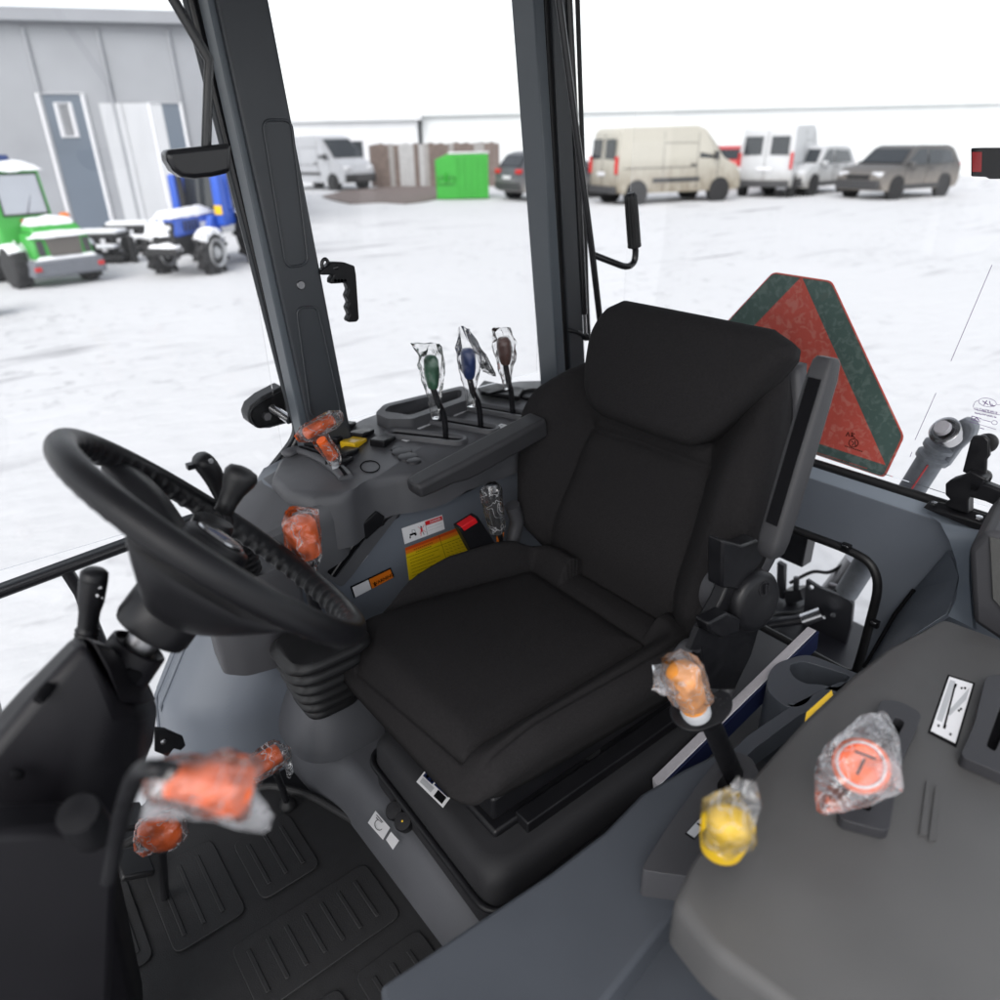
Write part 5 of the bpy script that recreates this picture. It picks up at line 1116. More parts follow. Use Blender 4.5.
# ploughed ridges and tyre ruts near the tractor
def rut(label, px, w, h, seed):
    rd = random.Random(seed); P = spline([Z(*p, 0) for p in px], 14); G = []
    for i, p in enumerate(P):
        t = (P[min(i+1, len(P)-1)]-P[max(i-1, 0)]).normalized(); n = V((-t.y, t.x, 0)); e = min(1, i/10, (len(P)-1-i)/10)
        G.append([p+n*(w*u_)+V((0, 0, .012+e*h*max(0, 1-u_*u_)*(.5+.9*abs(noise.noise((p.x*3+u_*2, p.y*3, seed)))))-.03*(abs(u_) > .99)) for u_ in np.linspace(-1, 1, 13)])
    o = MB().grid(G).obj('snow_ridge', ridge, sharp=80); tag(o, label, kind='structure'); return o
ridge = mat('grey pressed snow', (.52, .53, .56), .8, var=.4, vs=9, bump=1.0, bs=30)
paint = lambda n, c, v=.08, r=.4: mat(n, c, r, var=v, vs=2.5)
tyre = mat('tyre rubber', (.018, .018, .019), .8, var=.5, vs=12); rimm = mat('silver wheel', (.42, .43, .44), .4, .3, var=.2, vs=8)
dglass = mat('dark car glass', (.03, .035, .04), .08, var=.1); snowc = mat('settled snow', (.86, .87, .89), .8, var=.03, bump=.6, bs=20)
tail = mat('tail lamp red', (.50, .02, .02), .25); headm = mat('head lamp', (.65, .66, .68), .15); bplas = mat('bumper plastic', (.045, .045, .047), .6)
def wheel(parent, c, r, w, lugs=0, rim=rimm, snowtop=False):
    mb = MB(); d = V((0, 1, 0)); mb.lathe(V(c)-d*w/2, d, [(r*.58, 0), (r*.90, 0), (r*.985, w*.12), (r, w*.3), (r, w*.7), (r*.985, w*.88), (r*.90, w), (r*.58, w)], 32)
    if lugs:
        for k in range(lugs):
            a = 2*math.pi*k/lugs; p = V(c)+V((math.cos(a), 0, math.sin(a)))*r; mb.box(p+V((0, w*.22*(1 if k % 2 else -1), 0)), (r*.10, w*.5, r*.13), Matrix.Rotation(-a, 3, 'Y') @ Matrix.Rotation(.5*(1 if k % 2 else -1), 3, 'X'))
    o = mb.obj('wheel', tyre, parent, sharp=50)
    mb = MB()
    for s in (-1, 1): mb.lathe(V(c)+d*(s*w*.36), d*s, [(0, .02), (r*.18, .03), (r*.2, .0), (r*.45, -.03), (r*.54, .01), (r*.59, .02), (r*.60, 0)], 24)
    mb.obj('rim', rim, o, sharp=40)
    if snowtop:
        mb = MB(); rg = []
        for k in range(15):
            a = math.radians(15+150*k/14); rr = r*1.0+.035+.035*abs(noise.noise((k*.9, r, c[0]))); rg.append([V(c)+V((math.cos(a)*q, y, math.sin(a)*q)) for q, y in ((r*.93, -w*.52), (rr, -w*.5), (rr+.01, 0), (rr, w*.5), (r*.93, w*.52))])
        mb.loft(rg).obj('snow_cap', snowc, o, sharp=80)
    return o
def body(name, prof, w, m, parent, tum=.10, belt=None, bev=.05, nslice=7):
    """side profile (x,z) lofted across the width with tumblehome above the belt line"""
    rings = []
    for k in range(nslice):
        t = -1+2*k/(nslice-1); sh = 1-.035*abs(t)**4; r = []
        for x, z in prof:
            yy = t*w/2
            if belt and z > belt: yy *= 1-tum*(z-belt)
            cx = sum(p[0] for p in prof)/len(prof); r.append(V((cx+(x-cx)*sh, yy, z)))
        rings.append(r)
    return MB().loft(rings).obj(name, m, parent, sharp=28, bevel=0)
def panel(name, pts, y, m, parent, th=.015, belt=None, tum=.1):
    out = []
    for s in (-1, 1):
        mb = MB(); q = []
        for x, z in pts:
            yy = y
            if belt and z > belt: yy *= 1-tum*(z-belt)
            q.append((x, s*(yy+.004), z))
        mb.prism(q, (0, -s*th*.4, 0)); out.append(mb.obj(name, m, parent))
    return out
def place(e, anchor_px, wb_px, wb, loc_a):
    """put local wheel contact loc_a on the ground pixel and turn so that the point wb further along x lands at pixel column wb_px"""
    A = Z(*anchor_px, 0); best = None
    for k in range(720):
        a = k*math.pi/360; B = A+V((math.cos(a), math.sin(a), 0))*wb; v = B-C0; z = v.dot(cf)
        if z < 1: continue
        x = 500+F*v.dot(cr)/z; yv = 500-F*v.dot(cu)/z
        err = abs(x-wb_px[0])+.4*abs(yv-wb_px[1])
        if best is None or err < best[0]: best = (err, a)
    a = best[1]; R = Matrix.Rotation(a, 3, 'Z'); e.rotation_euler.z = a; o = A-R @ V(loc_a); e.location = (o.x, o.y, 0); bpy.context.view_layer.update(); return e
def make_van(label, paintm, dirty=True, group='parked vans and cars along the far side of the yard'):
    e = empty('panel_van', (0, 0, 0)); tag(e, label, 'van', group)
    prof = [(-2.55, .42), (-2.6, .6), (-2.58, 1.3), (-2.48, 2.25), (-2.35, 2.38), (.55, 2.42), (.95, 2.30), (1.75, 1.42), (2.35, 1.16), (2.55, .85), (2.58, .45), (2.4, .36), (-2.4, .36)]
    body('body', prof, 1.98, paintm, e, .06, 1.2)
    panel('cab_window', [(.70, 1.42), (.72, 2.10), (.98, 2.10), (1.52, 1.50), (1.50, 1.40)], .985, dglass, e, belt=1.2, tum=.06)
    mb = MB(); mb.prism([(.99, -.82, 2.24), (.99, .82, 2.24), (1.74, .88, 1.47), (1.74, -.88, 1.47)], (.02, 0, .02)); mb.obj('windscreen', dglass, e)
    mb = MB()
    for s in (-1, 1): mb.prism([(-2.555, s*.15, 1.45), (-2.51, s*.15, 2.05), (-2.51, s*.78, 2.05), (-2.555, s*.80, 1.45)], (-.035, 0, 0))
    mb.obj('rear_window', dglass, e)
    for s in (-1, 1):
        MB().box((-2.56, s*.93, 1.25), (.10, .10, .55)).obj('tail_lamp', tail, e, bevel=.02); MB().box((2.38, s*.72, .98), (.30, .36, .22)).obj('headlamp', headm, e, bevel=.05)
        MB().box((1.30, s*1.10, 1.50), (.12, .18, .26)).obj('mirror', bplas, e, bevel=.03)
        MB().box((-.2, s*.985, .75), (1.9, .03, .14)).obj('side_moulding', bplas, e, bevel=.01)
    MB().box((-2.56, 0, .48), (.14, 1.85, .24)).obj('bumper', bplas, e, bevel=.04); MB().box((2.52, 0, .55), (.16, 1.9, .38)).obj('bumper', bplas, e, bevel=.06)
    MB().box((-2.63, .0, .98), (.02, .52, .12)).obj('number_plate', white, e)
    for s in (-1, 1):
        for pts in (((.62, .45), (.60, 1.3), (.62, 2.2)), ((-.75, .5), (-.75, 2.25)), ((1.45, .8), (1.5, 1.40), (.98, 2.16)), ((-.75, 1.9), (.6, 1.9)), ((-2.3, 1.15), (.6, 1.15))):
            MB().tube([(x, s*((.99 if z < 1.2 else .99*(1-.06*(z-1.2)))+.001), z) for x, z in pts], .009, 4).obj('panel_seam', bplas, e)
        MB().box((.45, s*.995, 1.22), (.18, .03, .05)).obj('door_handle', bplas, e)
    MB().tube([(-2.60, 0, .6), (-2.585, 0, 1.3), (-2.50, 0, 2.2)], .010, 4).obj('panel_seam', bplas, e)
    for x in (-1.75, 1.62):
        for s in (-1, 1):
            MB().lathe((x, s*.80, .36), (0, s, 0), [(0, 0), (.43, 0), (.43, .195), (0, .195)], 26).obj('wheel_arch', tyre, e); wheel(e, (x, s*.88, .35), .35, .24)
    return e
def make_suv(label, paintm, group='parked vans and cars along the far side of the yard'):
    e = empty('parked_car', (0, 0, 0)); tag(e, label, 'car', group)
    prof = [(-2.15, .35), (-2.25, .55), (-2.22, .95), (-2.10, 1.18), (-1.75, 1.58), (-1.4, 1.68), (.2, 1.70), (.55, 1.60), (1.15, 1.12), (2.0, .98), (2.22, .82), (2.28, .5), (2.1, .30), (-2.0, .30)]
    body('body', prof, 1.84, paintm, e, .22, .95)
    panel('side_window', [(-1.75, 1.12), (-1.52, 1.50), (-.25, 1.58), (-.25, 1.10)], .92, dglass, e, belt=.95, tum=.22); panel('side_window', [(-.15, 1.10), (-.15, 1.58), (.35, 1.56), (.98, 1.10)], .92, dglass, e, belt=.95, tum=.22)
    mb = MB(); mb.prism([(.58, -.66, 1.56), (.58, .66, 1.56), (1.13, .80, 1.14), (1.13, -.80, 1.14)], (.03, 0, .03)); mb.obj('windscreen', dglass, e)
    mb = MB(); mb.prism([(-2.10, -.72, 1.18), (-2.10, .72, 1.18), (-1.80, .62, 1.54), (-1.80, -.62, 1.54)], (-.03, 0, .03)); mb.obj('rear_window', dglass, e)
    for s in (-1, 1):
        MB().box((-2.16, s*.70, 1.02), (.16, .34, .16)).obj('tail_lamp', tail, e, bevel=.03); MB().box((2.05, s*.66, .82), (.30, .38, .15)).obj('headlamp', headm, e, bevel=.04)
        MB().box((.85, s*1.0, 1.12), (.16, .2, .14)).obj('mirror', paintm, e, bevel=.04); MB().box((-.1, s*.905, .40), (2.6, .05, .16)).obj('sill', bplas, e, bevel=.02)
    MB().box((-2.2, 0, .52), (.14, 1.7, .26)).obj('bumper', bplas, e, bevel=.04); MB().box((2.22, 0, .50), (.14, 1.7, .30)).obj('bumper', bplas, e, bevel=.04)
    MB().box((-2.25, 0, .82), (.04, .50, .11)).obj('number_plate', white, e); MB().box((2.25, 0, .74), (.05, .9, .14)).obj('grille', tyre, e, bevel=.02)
    for s in (-1, 1):
        for pts in (((-.2, .45), (-.2, 1.08)), ((.95, .45), (1.0, 1.06)), ((-1.1, .72), (-1.3, 1.1))):
            MB().tube([(x, s*((.92 if z < .95 else .92*(1-.22*(z-.95)))+.001), z) for x, z in pts], .008, 4).obj('panel_seam', bplas, e)
        for x in (-.45, .55): MB().box((x, s*.925, .96), (.2, .03, .04)).obj('door_handle', bplas, e)
    for x in (-1.36, 1.34):
        for s in (-1, 1):
            MB().lathe((x, s*.76, .36), (0, s, 0), [(0, 0), (.42, 0), (.42, .165), (0, .165)], 26).obj('wheel_arch', tyre, e); wheel(e, (x, s*.82, .35), .35, .23)
    return e
def dirty(n, c, d, top=1.15):
    m = mat(n, c, .45, var=.06, vs=2.5); nt = m.node_tree; N = nt.nodes; L = nt.links; b = N['Principled BSDF']; src = b.inputs['Base Color'].links[0].from_socket
    tc = N.new('ShaderNodeTexCoord'); sp = N.new('ShaderNodeSeparateXYZ'); L.new(tc.outputs['Object'], sp.inputs[0]); r = N.new('ShaderNodeMapRange'); r.inputs['From Min'].default_value = top; r.inputs['From Max'].default_value = .35; L.new(sp.outputs['Z'], r.inputs['Value'])
    mp = N.new('ShaderNodeMapping'); mp.inputs['Scale'].default_value = (3, 3, 1.2); L.new(tc.outputs['Object'], mp.inputs[0]); n_ = N.new('ShaderNodeTexNoise'); n_.inputs['Scale'].default_value = 2; n_.inputs['Detail'].default_value = 6; L.new(mp.outputs[0], n_.inputs['Vector'])
    q = N.new('ShaderNodeMath'); q.operation = 'MULTIPLY'; L.new(r.outputs[0], q.inputs[0]); L.new(n_.outputs['Fac'], q.inputs[1]); q2 = N.new('ShaderNodeMath'); q2.operation = 'MULTIPLY'; q2.inputs[1].default_value = 1.9; q2.use_clamp = True; L.new(q.outputs[0], q2.inputs[0])
    mx = N.new('ShaderNodeMix'); mx.data_type = 'RGBA'; mx.inputs['B'].default_value = (*d, 1); L.new(src, mx.inputs['A']); L.new(q2.outputs[0], mx.inputs['Factor']); L.new(mx.outputs['Result'], b.inputs['Base Color']); return m
cream = dirty('dirty cream van paint', (.46, .44, .38), (.20, .17, .125), 1.5); whitep = dirty('white van paint', (.52, .53, .54), (.28, .27, .25), 1.0); silverp = paint('silver van paint', (.42, .43, .45), .1)
greyp = dirty('dark grey car paint', (.085, .09, .10), (.22, .21, .20), .9); brownp = dirty('dirty grey brown car paint', (.085, .083, .082), (.22, .195, .17), 1.1); redp = paint('red car paint', (.50, .03, .03), .1)
# near side wheels seen: y = -.88 or +.88 depends on heading
place(make_van('cream van with a mud-streaked lower side, rear end left', cream), (636, 205), (718, 201), 3.37, (-1.75, -1.0, 0))
place(make_van('white van showing its rear doors, right of the small red car', whitep), (793, 197), (812, 192), 3.37, (-1.75, -1.0, 0))
place(make_van('silver van at the far left beside the dark-framed window', silverp), (334, 191), (290, 190), -3.37, (1.62, -1.0, 0))
place(make_suv('dirty grey brown car at the far right of the parked row', brownp), (896, 200), (943, 194), -2.7, (1.34, 1.0, 0))
place(make_suv('dark grey car with a red tail lamp beside the green container', greyp), (541, 201), (597, 200), 2.7, (-1.36, -1.0, 0))
place(make_suv('white car half hidden behind the dirty grey brown car', whitep), (814, 196), (845, 193), -2.7, (1.34, 1.0, 0))
place(make_suv('small red car in the gap between the cream van and the white van', redp), (747, 188), (752, 186), 2.7, (-1.36, -1.0, 0))
# ---- green skip container
e = empty('green_container', (0, 0, 0)); tag(e, 'bright green steel container with sloped ends and snow on its rim', 'container')
gp = paint('bright green paint', (.035, .34, .035), .15)
A = Z(437, 200, 0); B = Z(489, 199, 0); ex = (B-A); w_ = ex.length; ex.normalize(); ey = V((-ex.y, ex.x, 0))
def LC(x, y, z): return A+ex*x+ey*y+V((0, 0, z))
mb = MB(); pr = [(0, 0), (w_, 0), (w_, 1.55), (w_*.97, 1.62), (w_*.25, 1.62), (w_*.0, 1.42)]
mb.prism([LC(x, 0, z+.02) for x, z in pr], ey*1.8); mb.obj('shell', gp, e, bevel=.03)
mb = MB(); mb.box(LC(w_*.2, -.06, .80), (.10, .10, .30), None); mb.tube([LC(.08, -.05, .85), LC(w_*.36, -.05, .85), LC(w_*.36, -.05, .6), LC(.08, -.05, .6)], .03, 8, closed=True); mb.obj('lifting_lug', gp, e)
for k in range(5): MB().box(LC(w_*(.42+.12*k), -.03, .8), (.05, .06, 1.45), Matrix.Rotation(math.atan2(ex.y, ex.x), 3, 'Z')).obj('rib', gp, e)
mb = MB(); mb.tube([LC(w_*.25, .0, 1.66), LC(w_, .0, 1.66), LC(w_, 1.8, 1.66)], .05, 8, flat=.6); mb.obj('snow_cap', snowc, e, sharp=80)
# ---- gravel, plank fence, far buildings
mb = MB(); gpx = [(322, 196), (345, 190), (370, 188), (400, 186), (440, 186), (446, 196), (425, 201), (405, 203), (380, 202), (350, 203), (335, 200)]
mb.prism([Z(*p, .05) for p in gpx], (0, 0, -.04)); g = mb.obj('gravel', mat('bare brown gravel', (.16, .13, .12), .9, var=.5, vs=6, bump=1, bs=12)); tag(g, 'patch of bare brown gravel in the snow', kind='structure')
e = empty('plank_fence', Z(375, 187, 0)); tag(e, 'brown and grey board fence behind the bare gravel patch', 'fence')
A = Z(372, 187.5, 0); B = Z(500, 186, 0); ex = (B-A).normalized(); n = 26; L_ = (B-A).length; cols = [mat('brown boards', (.16, .125, .11), .8, var=.4, vs=4), mat('grey boards', (.30, .29, .28), .8, var=.3, vs=4), mat('pale boards', (.42, .42, .42), .8, var=.2, vs=4)]
pat = [0, 0, 0, 0, 1, 0, 2, 2, 2, 0, 2, 1, 0, 0, 0, 0, 1, 0, 0, 0, 0, 1, 1, 0, 0, 0]
for k in range(n):
    p = A+ex*(L_*(k+.5)/n); mb = MB(); mb.box(p+V((0, 0, 1.0)), (L_/n*.97, .05, 2.0+.08*((k*7) % 5-2)/2), Matrix.Rotation(math.atan2(ex.y, ex.x), 3, 'Z')); mb.obj('board', cols[pat[k]], e)
def building(name, label, A, B, h, depth, m, roofm, wins):
    e = empty(name, A); tag(e, label, 'building'); ex = (B-A).normalized(); ey = V((-ex.y, ex.x, 0)); L_ = (B-A).length
    mb = MB(); mb.prism([A, B, B+ey*depth, A+ey*depth], (0, 0, h)); mb.obj('wall', m, e)
    mb = MB(); o = .3; mb.prism([A-ex*o-ey*o+V((0, 0, h+.002)), B+ex*o-ey*o+V((0, 0, h+.002)), B+ex*o+ey*(depth+o)+V((0, 0, h+.002)), A-ex*o+ey*(depth+o)+V((0, 0, h+.002))], (0, 0, .25)); mb.obj('roof', roofm, e)
    for kind, x, w, z0, z1, mm in wins:
        p = A+ex*x-ey*.04; mb = MB(); mb.prism([p+V((0, 0, z0)), p+ex*w+V((0, 0, z0)), p+ex*w+V((0, 0, z1)), p+V((0, 0, z1))], ey*.039); o_ = mb.obj(kind, mm, e)
        mb = MB(); q = [p+V((0, 0, z0)), p+ex*w+V((0, 0, z0)), p+ex*w+V((0, 0, z1)), p+V((0, 0, z1))]; mb.tube(q, .05, 4, closed=True); mb.obj('frame', white, o_)
    return e, ex, ey
wallg = mat('grey cladding', (.27, .28, .30), .6, var=.15, vs=1.2); door_m = mat('slate blue door', (.10, .125, .16), .5, var=.15, vs=1.0); pale = mat('pale render', (.66, .67, .68), .8, var=.06, vs=.8)
dpx = 0
A = Z(-420, 262, 0); B = Z(236, 232, 0); L_ = (B-A).length; 
def along(px, py=240): return (Z(px, py, 0)-A).dot((B-A).normalized())
def xat(px):      # where a view through pixel column px meets the wall base
    best = min(((abs((lambda v: 500+F*v.dot(cr)/v.dot(cf))(A.lerp(B, t/800)-C0)-px), t/800) for t in range(801))); return best[1]*L_
e, ex, ey = building('workshop_building', 'grey clad workshop with tall slate blue doors behind the green loader', A, B, 4.6, 12, wallg, wallg,
    [('door', xat(76), xat(117)-xat(76), .05, 3.2, door_m), ('door', xat(176), xat(205)-xat(176), .05, 3.0, door_m), ('sign_board', xat(90), .30, 2.3, 3.0, white)])
for k in range(9):
    p = A.lerp(B, (k+.5)/9)-ey*.03; MB().tube([p, p+V((0, 0, 4.5))], .045, 6).obj('cladding_rib', wallg, e)
for px, c in ((130, 1.1), (150, 1.0)):
    mb = MB(); p = A+ex*xat(px)-ey*.05; mb.prism([p, p+ex*.9, p+ex*.9+V((0, 0, 3.0)), p+V((0, 0, 3.0))], ey*.04); mb.obj('sheet_panel', mat('pale sheet', (.48, .49, .51), .5, var=.1, vs=1), e)
A2 = Z(285, 183, 0); B2 = Z(420, 181, 0)
building('office_building', 'pale low building with a dark framed window at the back of the yard', A2, B2, 3.2, 8, pale, pale, [('window', (B2-A2).length*(347-285)/135, (B2-A2).length*20/135, .75, 2.2, dglass)])
A3 = Z(425, 180.5, 0); B3 = Z(1250, 172, 0)
far = mat('far pale cladding', (.68, .70, .70), .8, var=.05, vs=.5)
building('warehouse', 'long pale warehouse wall behind the row of parked vehicles', A3, B3, 3.4, 10, far, far, [])
# ---- green loader
A = Z(39, 292, 0); B = Z(112, 281.5, 0); ex = (B-A); ex.z = 0; sc = 1.0; wl_ = ex.length; ex.normalize(); ang = math.atan2(ex.y, ex.x)
e = empty('wheel_loader', A, rz=ang); tag(e, 'bright green compact wheel loader with a snow-topped cab and engine cover', 'loader')
R = Matrix.Rotation(ang, 3, 'Z'); k_ = wl_/1.35; print('LOADER', wl_, k_)
def LP(x, y, z): return A+R @ (V((x, y, z))*k_)
def lbox(x0, x1, y0, y1, z0, z1, tx=0, ty0=0, ty1=0):
    """box with its top drawn in by tx, ty0 (near) and ty1 (far)"""
    b = [(x0, y0, z0), (x1, y0, z0), (x1, y1, z0), (x0, y1, z0)]; t = [(x0+tx, y0+ty0, z1), (x1-tx, y0+ty0, z1), (x1-tx, y1-ty1, z1), (x0+tx, y1-ty1, z1)]
    return MB().loft([[LP(*p) for p in b], [LP(*p) for p in t]])
def cap(x0, x1, y0, y1, z, h, seed=0, n=9):
    G = []
    for i in range(n+1):
        r = []
        for j in range(n+1):
            u, v = i/n*2-1, j/n*2-1; ee = max(abs(u), abs(v)); q = 1+.07*noise.noise((u*2, v*2, seed))
            zz = z+h*(1-ee**4)*(.75+.5*noise.noise((u*1.7+seed, v*1.7, 4)))-.07*(ee > .99)*(.6+.7*abs(noise.noise((u*5, v*5, seed+9))))
            r.append(LP((x0+x1)/2+u*q*(x1-x0)/2, (y0+y1)/2+v*q*(y1-y0)/2, zz))
        G.append(r)
    return MB().grid(G).obj('snow_cap', snowc, e, sharp=180)
lg = paint('loader green paint', (.045, .34, .05), .12); cwg = mat('grey counterweight', (.14, .15, .17), .7, var=.3, vs=5); gr = mat('grey grille', (.11, .10, .09), .7, var=.4, vs=60)
lbox(0, 1.35, 0, .35, .22, .52, .04, .0, .0).obj('counterweight', cwg, e, bevel=.04)
cap(.06, 1.29, .05, .42, .52, (.60)-(.52)+.03, 22)
lbox(.12, 1.23, .10, .75, .52, .98, .05, .06, 0).obj('engine_cover', lg, e, bevel=.05)
lbox(.20, 1.15, .18, .75, .98, 1.16, .10, .12, 0).obj('hood', lg, e, bevel=.05)
cap(.26, 1.09, .26, .75, 1.155, (1.24)-(1.155)+.03, 81)
cap(.14, 1.22, .09, .30, .955, (1.0)-(.955)+.03, 3)
lbox(.42, .98, .07, .13, .58, .90, -.03, .05, -.05).obj('grille', gr, e, bevel=.01)
for a, b in ((.22, .34), (1.04, 1.16)): lbox(a, b, .08, .13, .60, .86, 0, .05, -.05).obj('rear_lamp', bplas, e, bevel=.01)
cap(.02, .16, .35, 1.1, .55, (.86)-(.55)+.03, 76)
c0 = lbox(-.12, .92, .75, 1.8, .55, 2.08, .05, .10, .08).obj('cab', lg, e, bevel=.05)
cap(-.16, .96, .80, 1.8, 2.08, (2.20)-(2.08)+.03, 50)
lg2 = mat('loader glass', (.40, .42, .46), .15, var=.1, vs=3)
mb = MB(); mb.prism([LP(x, y, z) for x, y, z in ((.06, .785, 1.30), (.80, .785, 1.30), (.78, .84, 1.96), (.08, .84, 1.96))], R @ V((0, -.02, 0))); mb.obj('rear_window', lg2, c0, bevel=.005)
mb = MB(); mb.prism([LP(x, y, z) for x, y, z in ((-.105, 1.02, 1.05), (-.105, 1.6, 1.05), (-.075, 1.6, 1.95), (-.075, 1.02, 1.95))], R @ V((-.02, 0, 0))); mb.obj('side_window', dglass, c0)
for y_ in (.66, 1.9):
    for x_ in (-.04, 1.22):
        p = LP(x_, y_, .39); loc = p; mb = MB(); d = R @ V((1, 0, 0)); r = .39*k_; w = .28*k_
        mb.lathe(p-d*w/2, d, [(r*.58, 0), (r*.9, 0), (r*.985, w*.12), (r, w*.3), (r, w*.7), (r*.985, w*.88), (r*.9, w), (r*.58, w)], 30)
        for q in range(18):
            a = 2*math.pi*q/18; mb.box(p+(R @ V((0, math.cos(a), 0))+V((0, 0, math.sin(a))))*r+d*(w*.22*(1 if q % 2 else -1)), (w*.5, .07, .05), R @ Matrix.Rotation(a-math.pi/2, 3, 'X'))
        wv = mb.obj('wheel', tyre, e, sharp=50); mb = MB()
        for s in (-1, 1): mb.lathe(p+d*(s*w*.34), d*s, [(0, .02), (r*.2, .03), (r*.45, -.03), (r*.54, .01), (r*.6, .03)], 24)
        mb.obj('rim', rimm, wv, sharp=40)
        mb = MB(); rg = []
        for q in range(13):
            a = math.radians(35+100*q/12); rr = r+.012+.03*abs(noise.noise((q*.9, x_*5, y_))); cdir = R @ V((0, math.cos(a), 0))+V((0, 0, math.sin(a)))
            rg.append([p+cdir*(r*.93)-d*w*.52, p+cdir*rr-d*w*.5, p+cdir*(rr+.01), p+cdir*rr+d*w*.5, p+cdir*(r*.93)+d*w*.52])
        mb.loft(rg).obj('snow_cap', snowc, wv, sharp=80)
for k in range(7): MB().tube([LP(.46, .085+.006*k, .62+.04*k), LP(.94, .085+.006*k, .62+.04*k)], .008, 5).obj('grille_slat', bplas, e)
MB().tube([LP(x, y, z) for x, y, z in ((.05, .775, 1.28), (.81, .775, 1.28), (.79, .835, 1.98), (.07, .835, 1.98))], .018, 6, closed=True).obj('window_seal', tyre, c0)
MB().tube([LP(.45, .77, 1.3), LP(.60, .80, 1.62)], .012, 5).obj('wiper', tyre, c0)
MB().prism([LP(.40, .16, .90), LP(.62, .16, .90), LP(.62, .175, .955), LP(.40, .175, .955)], R @ V((0, -.02, 0))).obj('red_badge', redm, e); MB().prism([LP(.30, .765, 1.16), LP(.50, .765, 1.16), LP(.50, .775, 1.20), LP(.30, .775, 1.20)], R @ V((0, -.02, 0))).obj('red_badge', redm, e)
lbox(-.30, -.14, .95, 1.02, 1.5, 1.75).obj('side_mirror', tyre, e, bevel=.02); MB().tube([LP(-.1, 1.0, 1.7), LP(-.24, .98, 1.7)], .015, 6).obj('mirror_arm', tyre, e)
for x_ in (.10, 1.24): lbox(x_-.06, x_+.06, -.02, .02, .34, .42).obj('tail_lamp', tail, e, bevel=.01)
MB().box(LP(.4, 1.2, 2.24), (.22, .22, .10)).obj('beacon_base', blue_k, e, bevel=.03)
lbox(-.15, .12, 1.5, 2.3, .62, .82, .02, .15, .1).obj('mudguard', lg, e, bevel=.03)
MB().tube([LP(.65, 2.2, .9), LP(.65, 2.9, 1.2), LP(.65, 3.4, .5)], .10, 8).obj('boom', lg, e)
lbox(.95, 1.12, .55, .72, 1.16, 1.28).obj('work_light', org_s, e, bevel=.04)
# ---- grey machine end at the left edge
A = Z(-28, 318, 0); mb = MB(); R0 = Matrix.Rotation(.3, 3, 'Z')
e = empty('machine_weight', A); tag(e, 'rounded grey counterweight with snow on top at the far left edge', 'counterweight')
mb.box(A+V((0, 0, .34)), (.62, .5, .36), R0); mb.obj('block', cwg, e, bevel=.08, bseg=3); MB().box(A+V((0, 0, .55)), (.56, .44, .08), R0).obj('snow_cap', snowc, e, bevel=.04)
MB().box(A+V((0, .1, .085)), (.4, .3, .17), R0).obj('skid_foot', tyre, e, bevel=.02)
# ---- blue tractor
A = Z(163, 272, 0); B = Z(218, 273, 0); mid = (A+B)/2; ex = (B-A).normalized(); ang = math.atan2(ex.y, ex.x); k_ = (B-A).length/1.45; print('BLUE', k_)
e = empty('blue_tractor', mid, rz=ang); tag(e, 'blue farm tractor with snow on its bonnet and tyre treads', 'tractor'); R = Matrix.Rotation(ang, 3, 'Z'); A = mid
bp_b = paint('tractor blue paint', (.03, .10, .50), .12)
lbox(-.30, .32, -.75, 1.15, .86, 1.30, .08, .15, 0).obj('bonnet', bp_b, e, bevel=.06); cap(-.24, .26, -.66, 1.1, 1.295, (1.42)-(1.295)+.03, 28)
lbox(-.28, .30, -.80, -.60, .62, 1.18, .05, .05, 0).obj('grille', tyre, e, bevel=.03); cap(-.34, .20, -.88, -.70, .95, (1.28)-(.95)+.03, 56)
lbox(-.24, .26, -.7, 1.3, .45, .86).obj('engine_block', tyre, e, bevel=.03); lbox(-.40, .42, -.95, -.60, .50, .66, .04).obj('front_weight', tyre, e, bevel=.03); cap(-.38, .40, -.93, -.62, .66, (.74)-(.66)+.03, 77)
lbox(.26, .46, .25, .95, .55, 1.22, .02, .35, 0).obj('side_panel', bp_b, e, bevel=.04); lbox(.44, .68, .75, 1.05, .95, 2.1, .02).obj('loader_post', bp_b, e, bevel=.04); lbox(-.66, -.44, .75, 1.05, .95, 2.1, .02).obj('loader_post', bp_b, e, bevel=.04)
MB().tube([LP(.36, .9, 1.2), LP(.42, .35, .8)], .035, 8).obj('arm_cylinder', rimm, e)
for sx in (-1, 1): lbox(.01+sx*.17-.08, .01+sx*.17+.08, -.82, -.76, 1.02, 1.12).obj('headlamp', headm, e, bevel=.02)
for k in range(5): MB().tube([LP(.325, -.35+k*.13, .95), LP(.30, -.30+k*.13, 1.18)], .016, 5).obj('side_vent', tyre, e)
lbox(.30, .325, .30, .62, .98, 1.10).obj('white_badge', white, e)
lbox(.47, .66, .735, .748, 1.22, 1.42).obj('yellow_badge', yellow, e)
lbox(-.60, .62, 1.15, 2.5, .95, 1.30).obj('cab_base', bp_b, e, bevel=.04); cb = lbox(-.62, .64, 1.15, 2.5, 1.30, 2.30, .08, .08, .05).obj('cab_glass', dglass, e, bevel=.02)
lbox(-.66, .68, 1.05, 2.6, 2.30, 2.45, .04).obj('cab_roof', bp_b, e, bevel=.05); cap(-.60, .62, 1.1, 2.5, 2.45, (2.53)-(2.45)+.03, 16)
for x_ in (-.60, .62): MB().tube([LP(x_, 1.17, 1.3), LP(x_*.88, 1.25, 2.3)], .05, 6).obj('cab_post', bp_b, e)
MB().tube([LP(-.32, .75, 1.3), LP(-.32, .75, 2.2)], .05, 10).obj('exhaust_pipe', tyre, e)
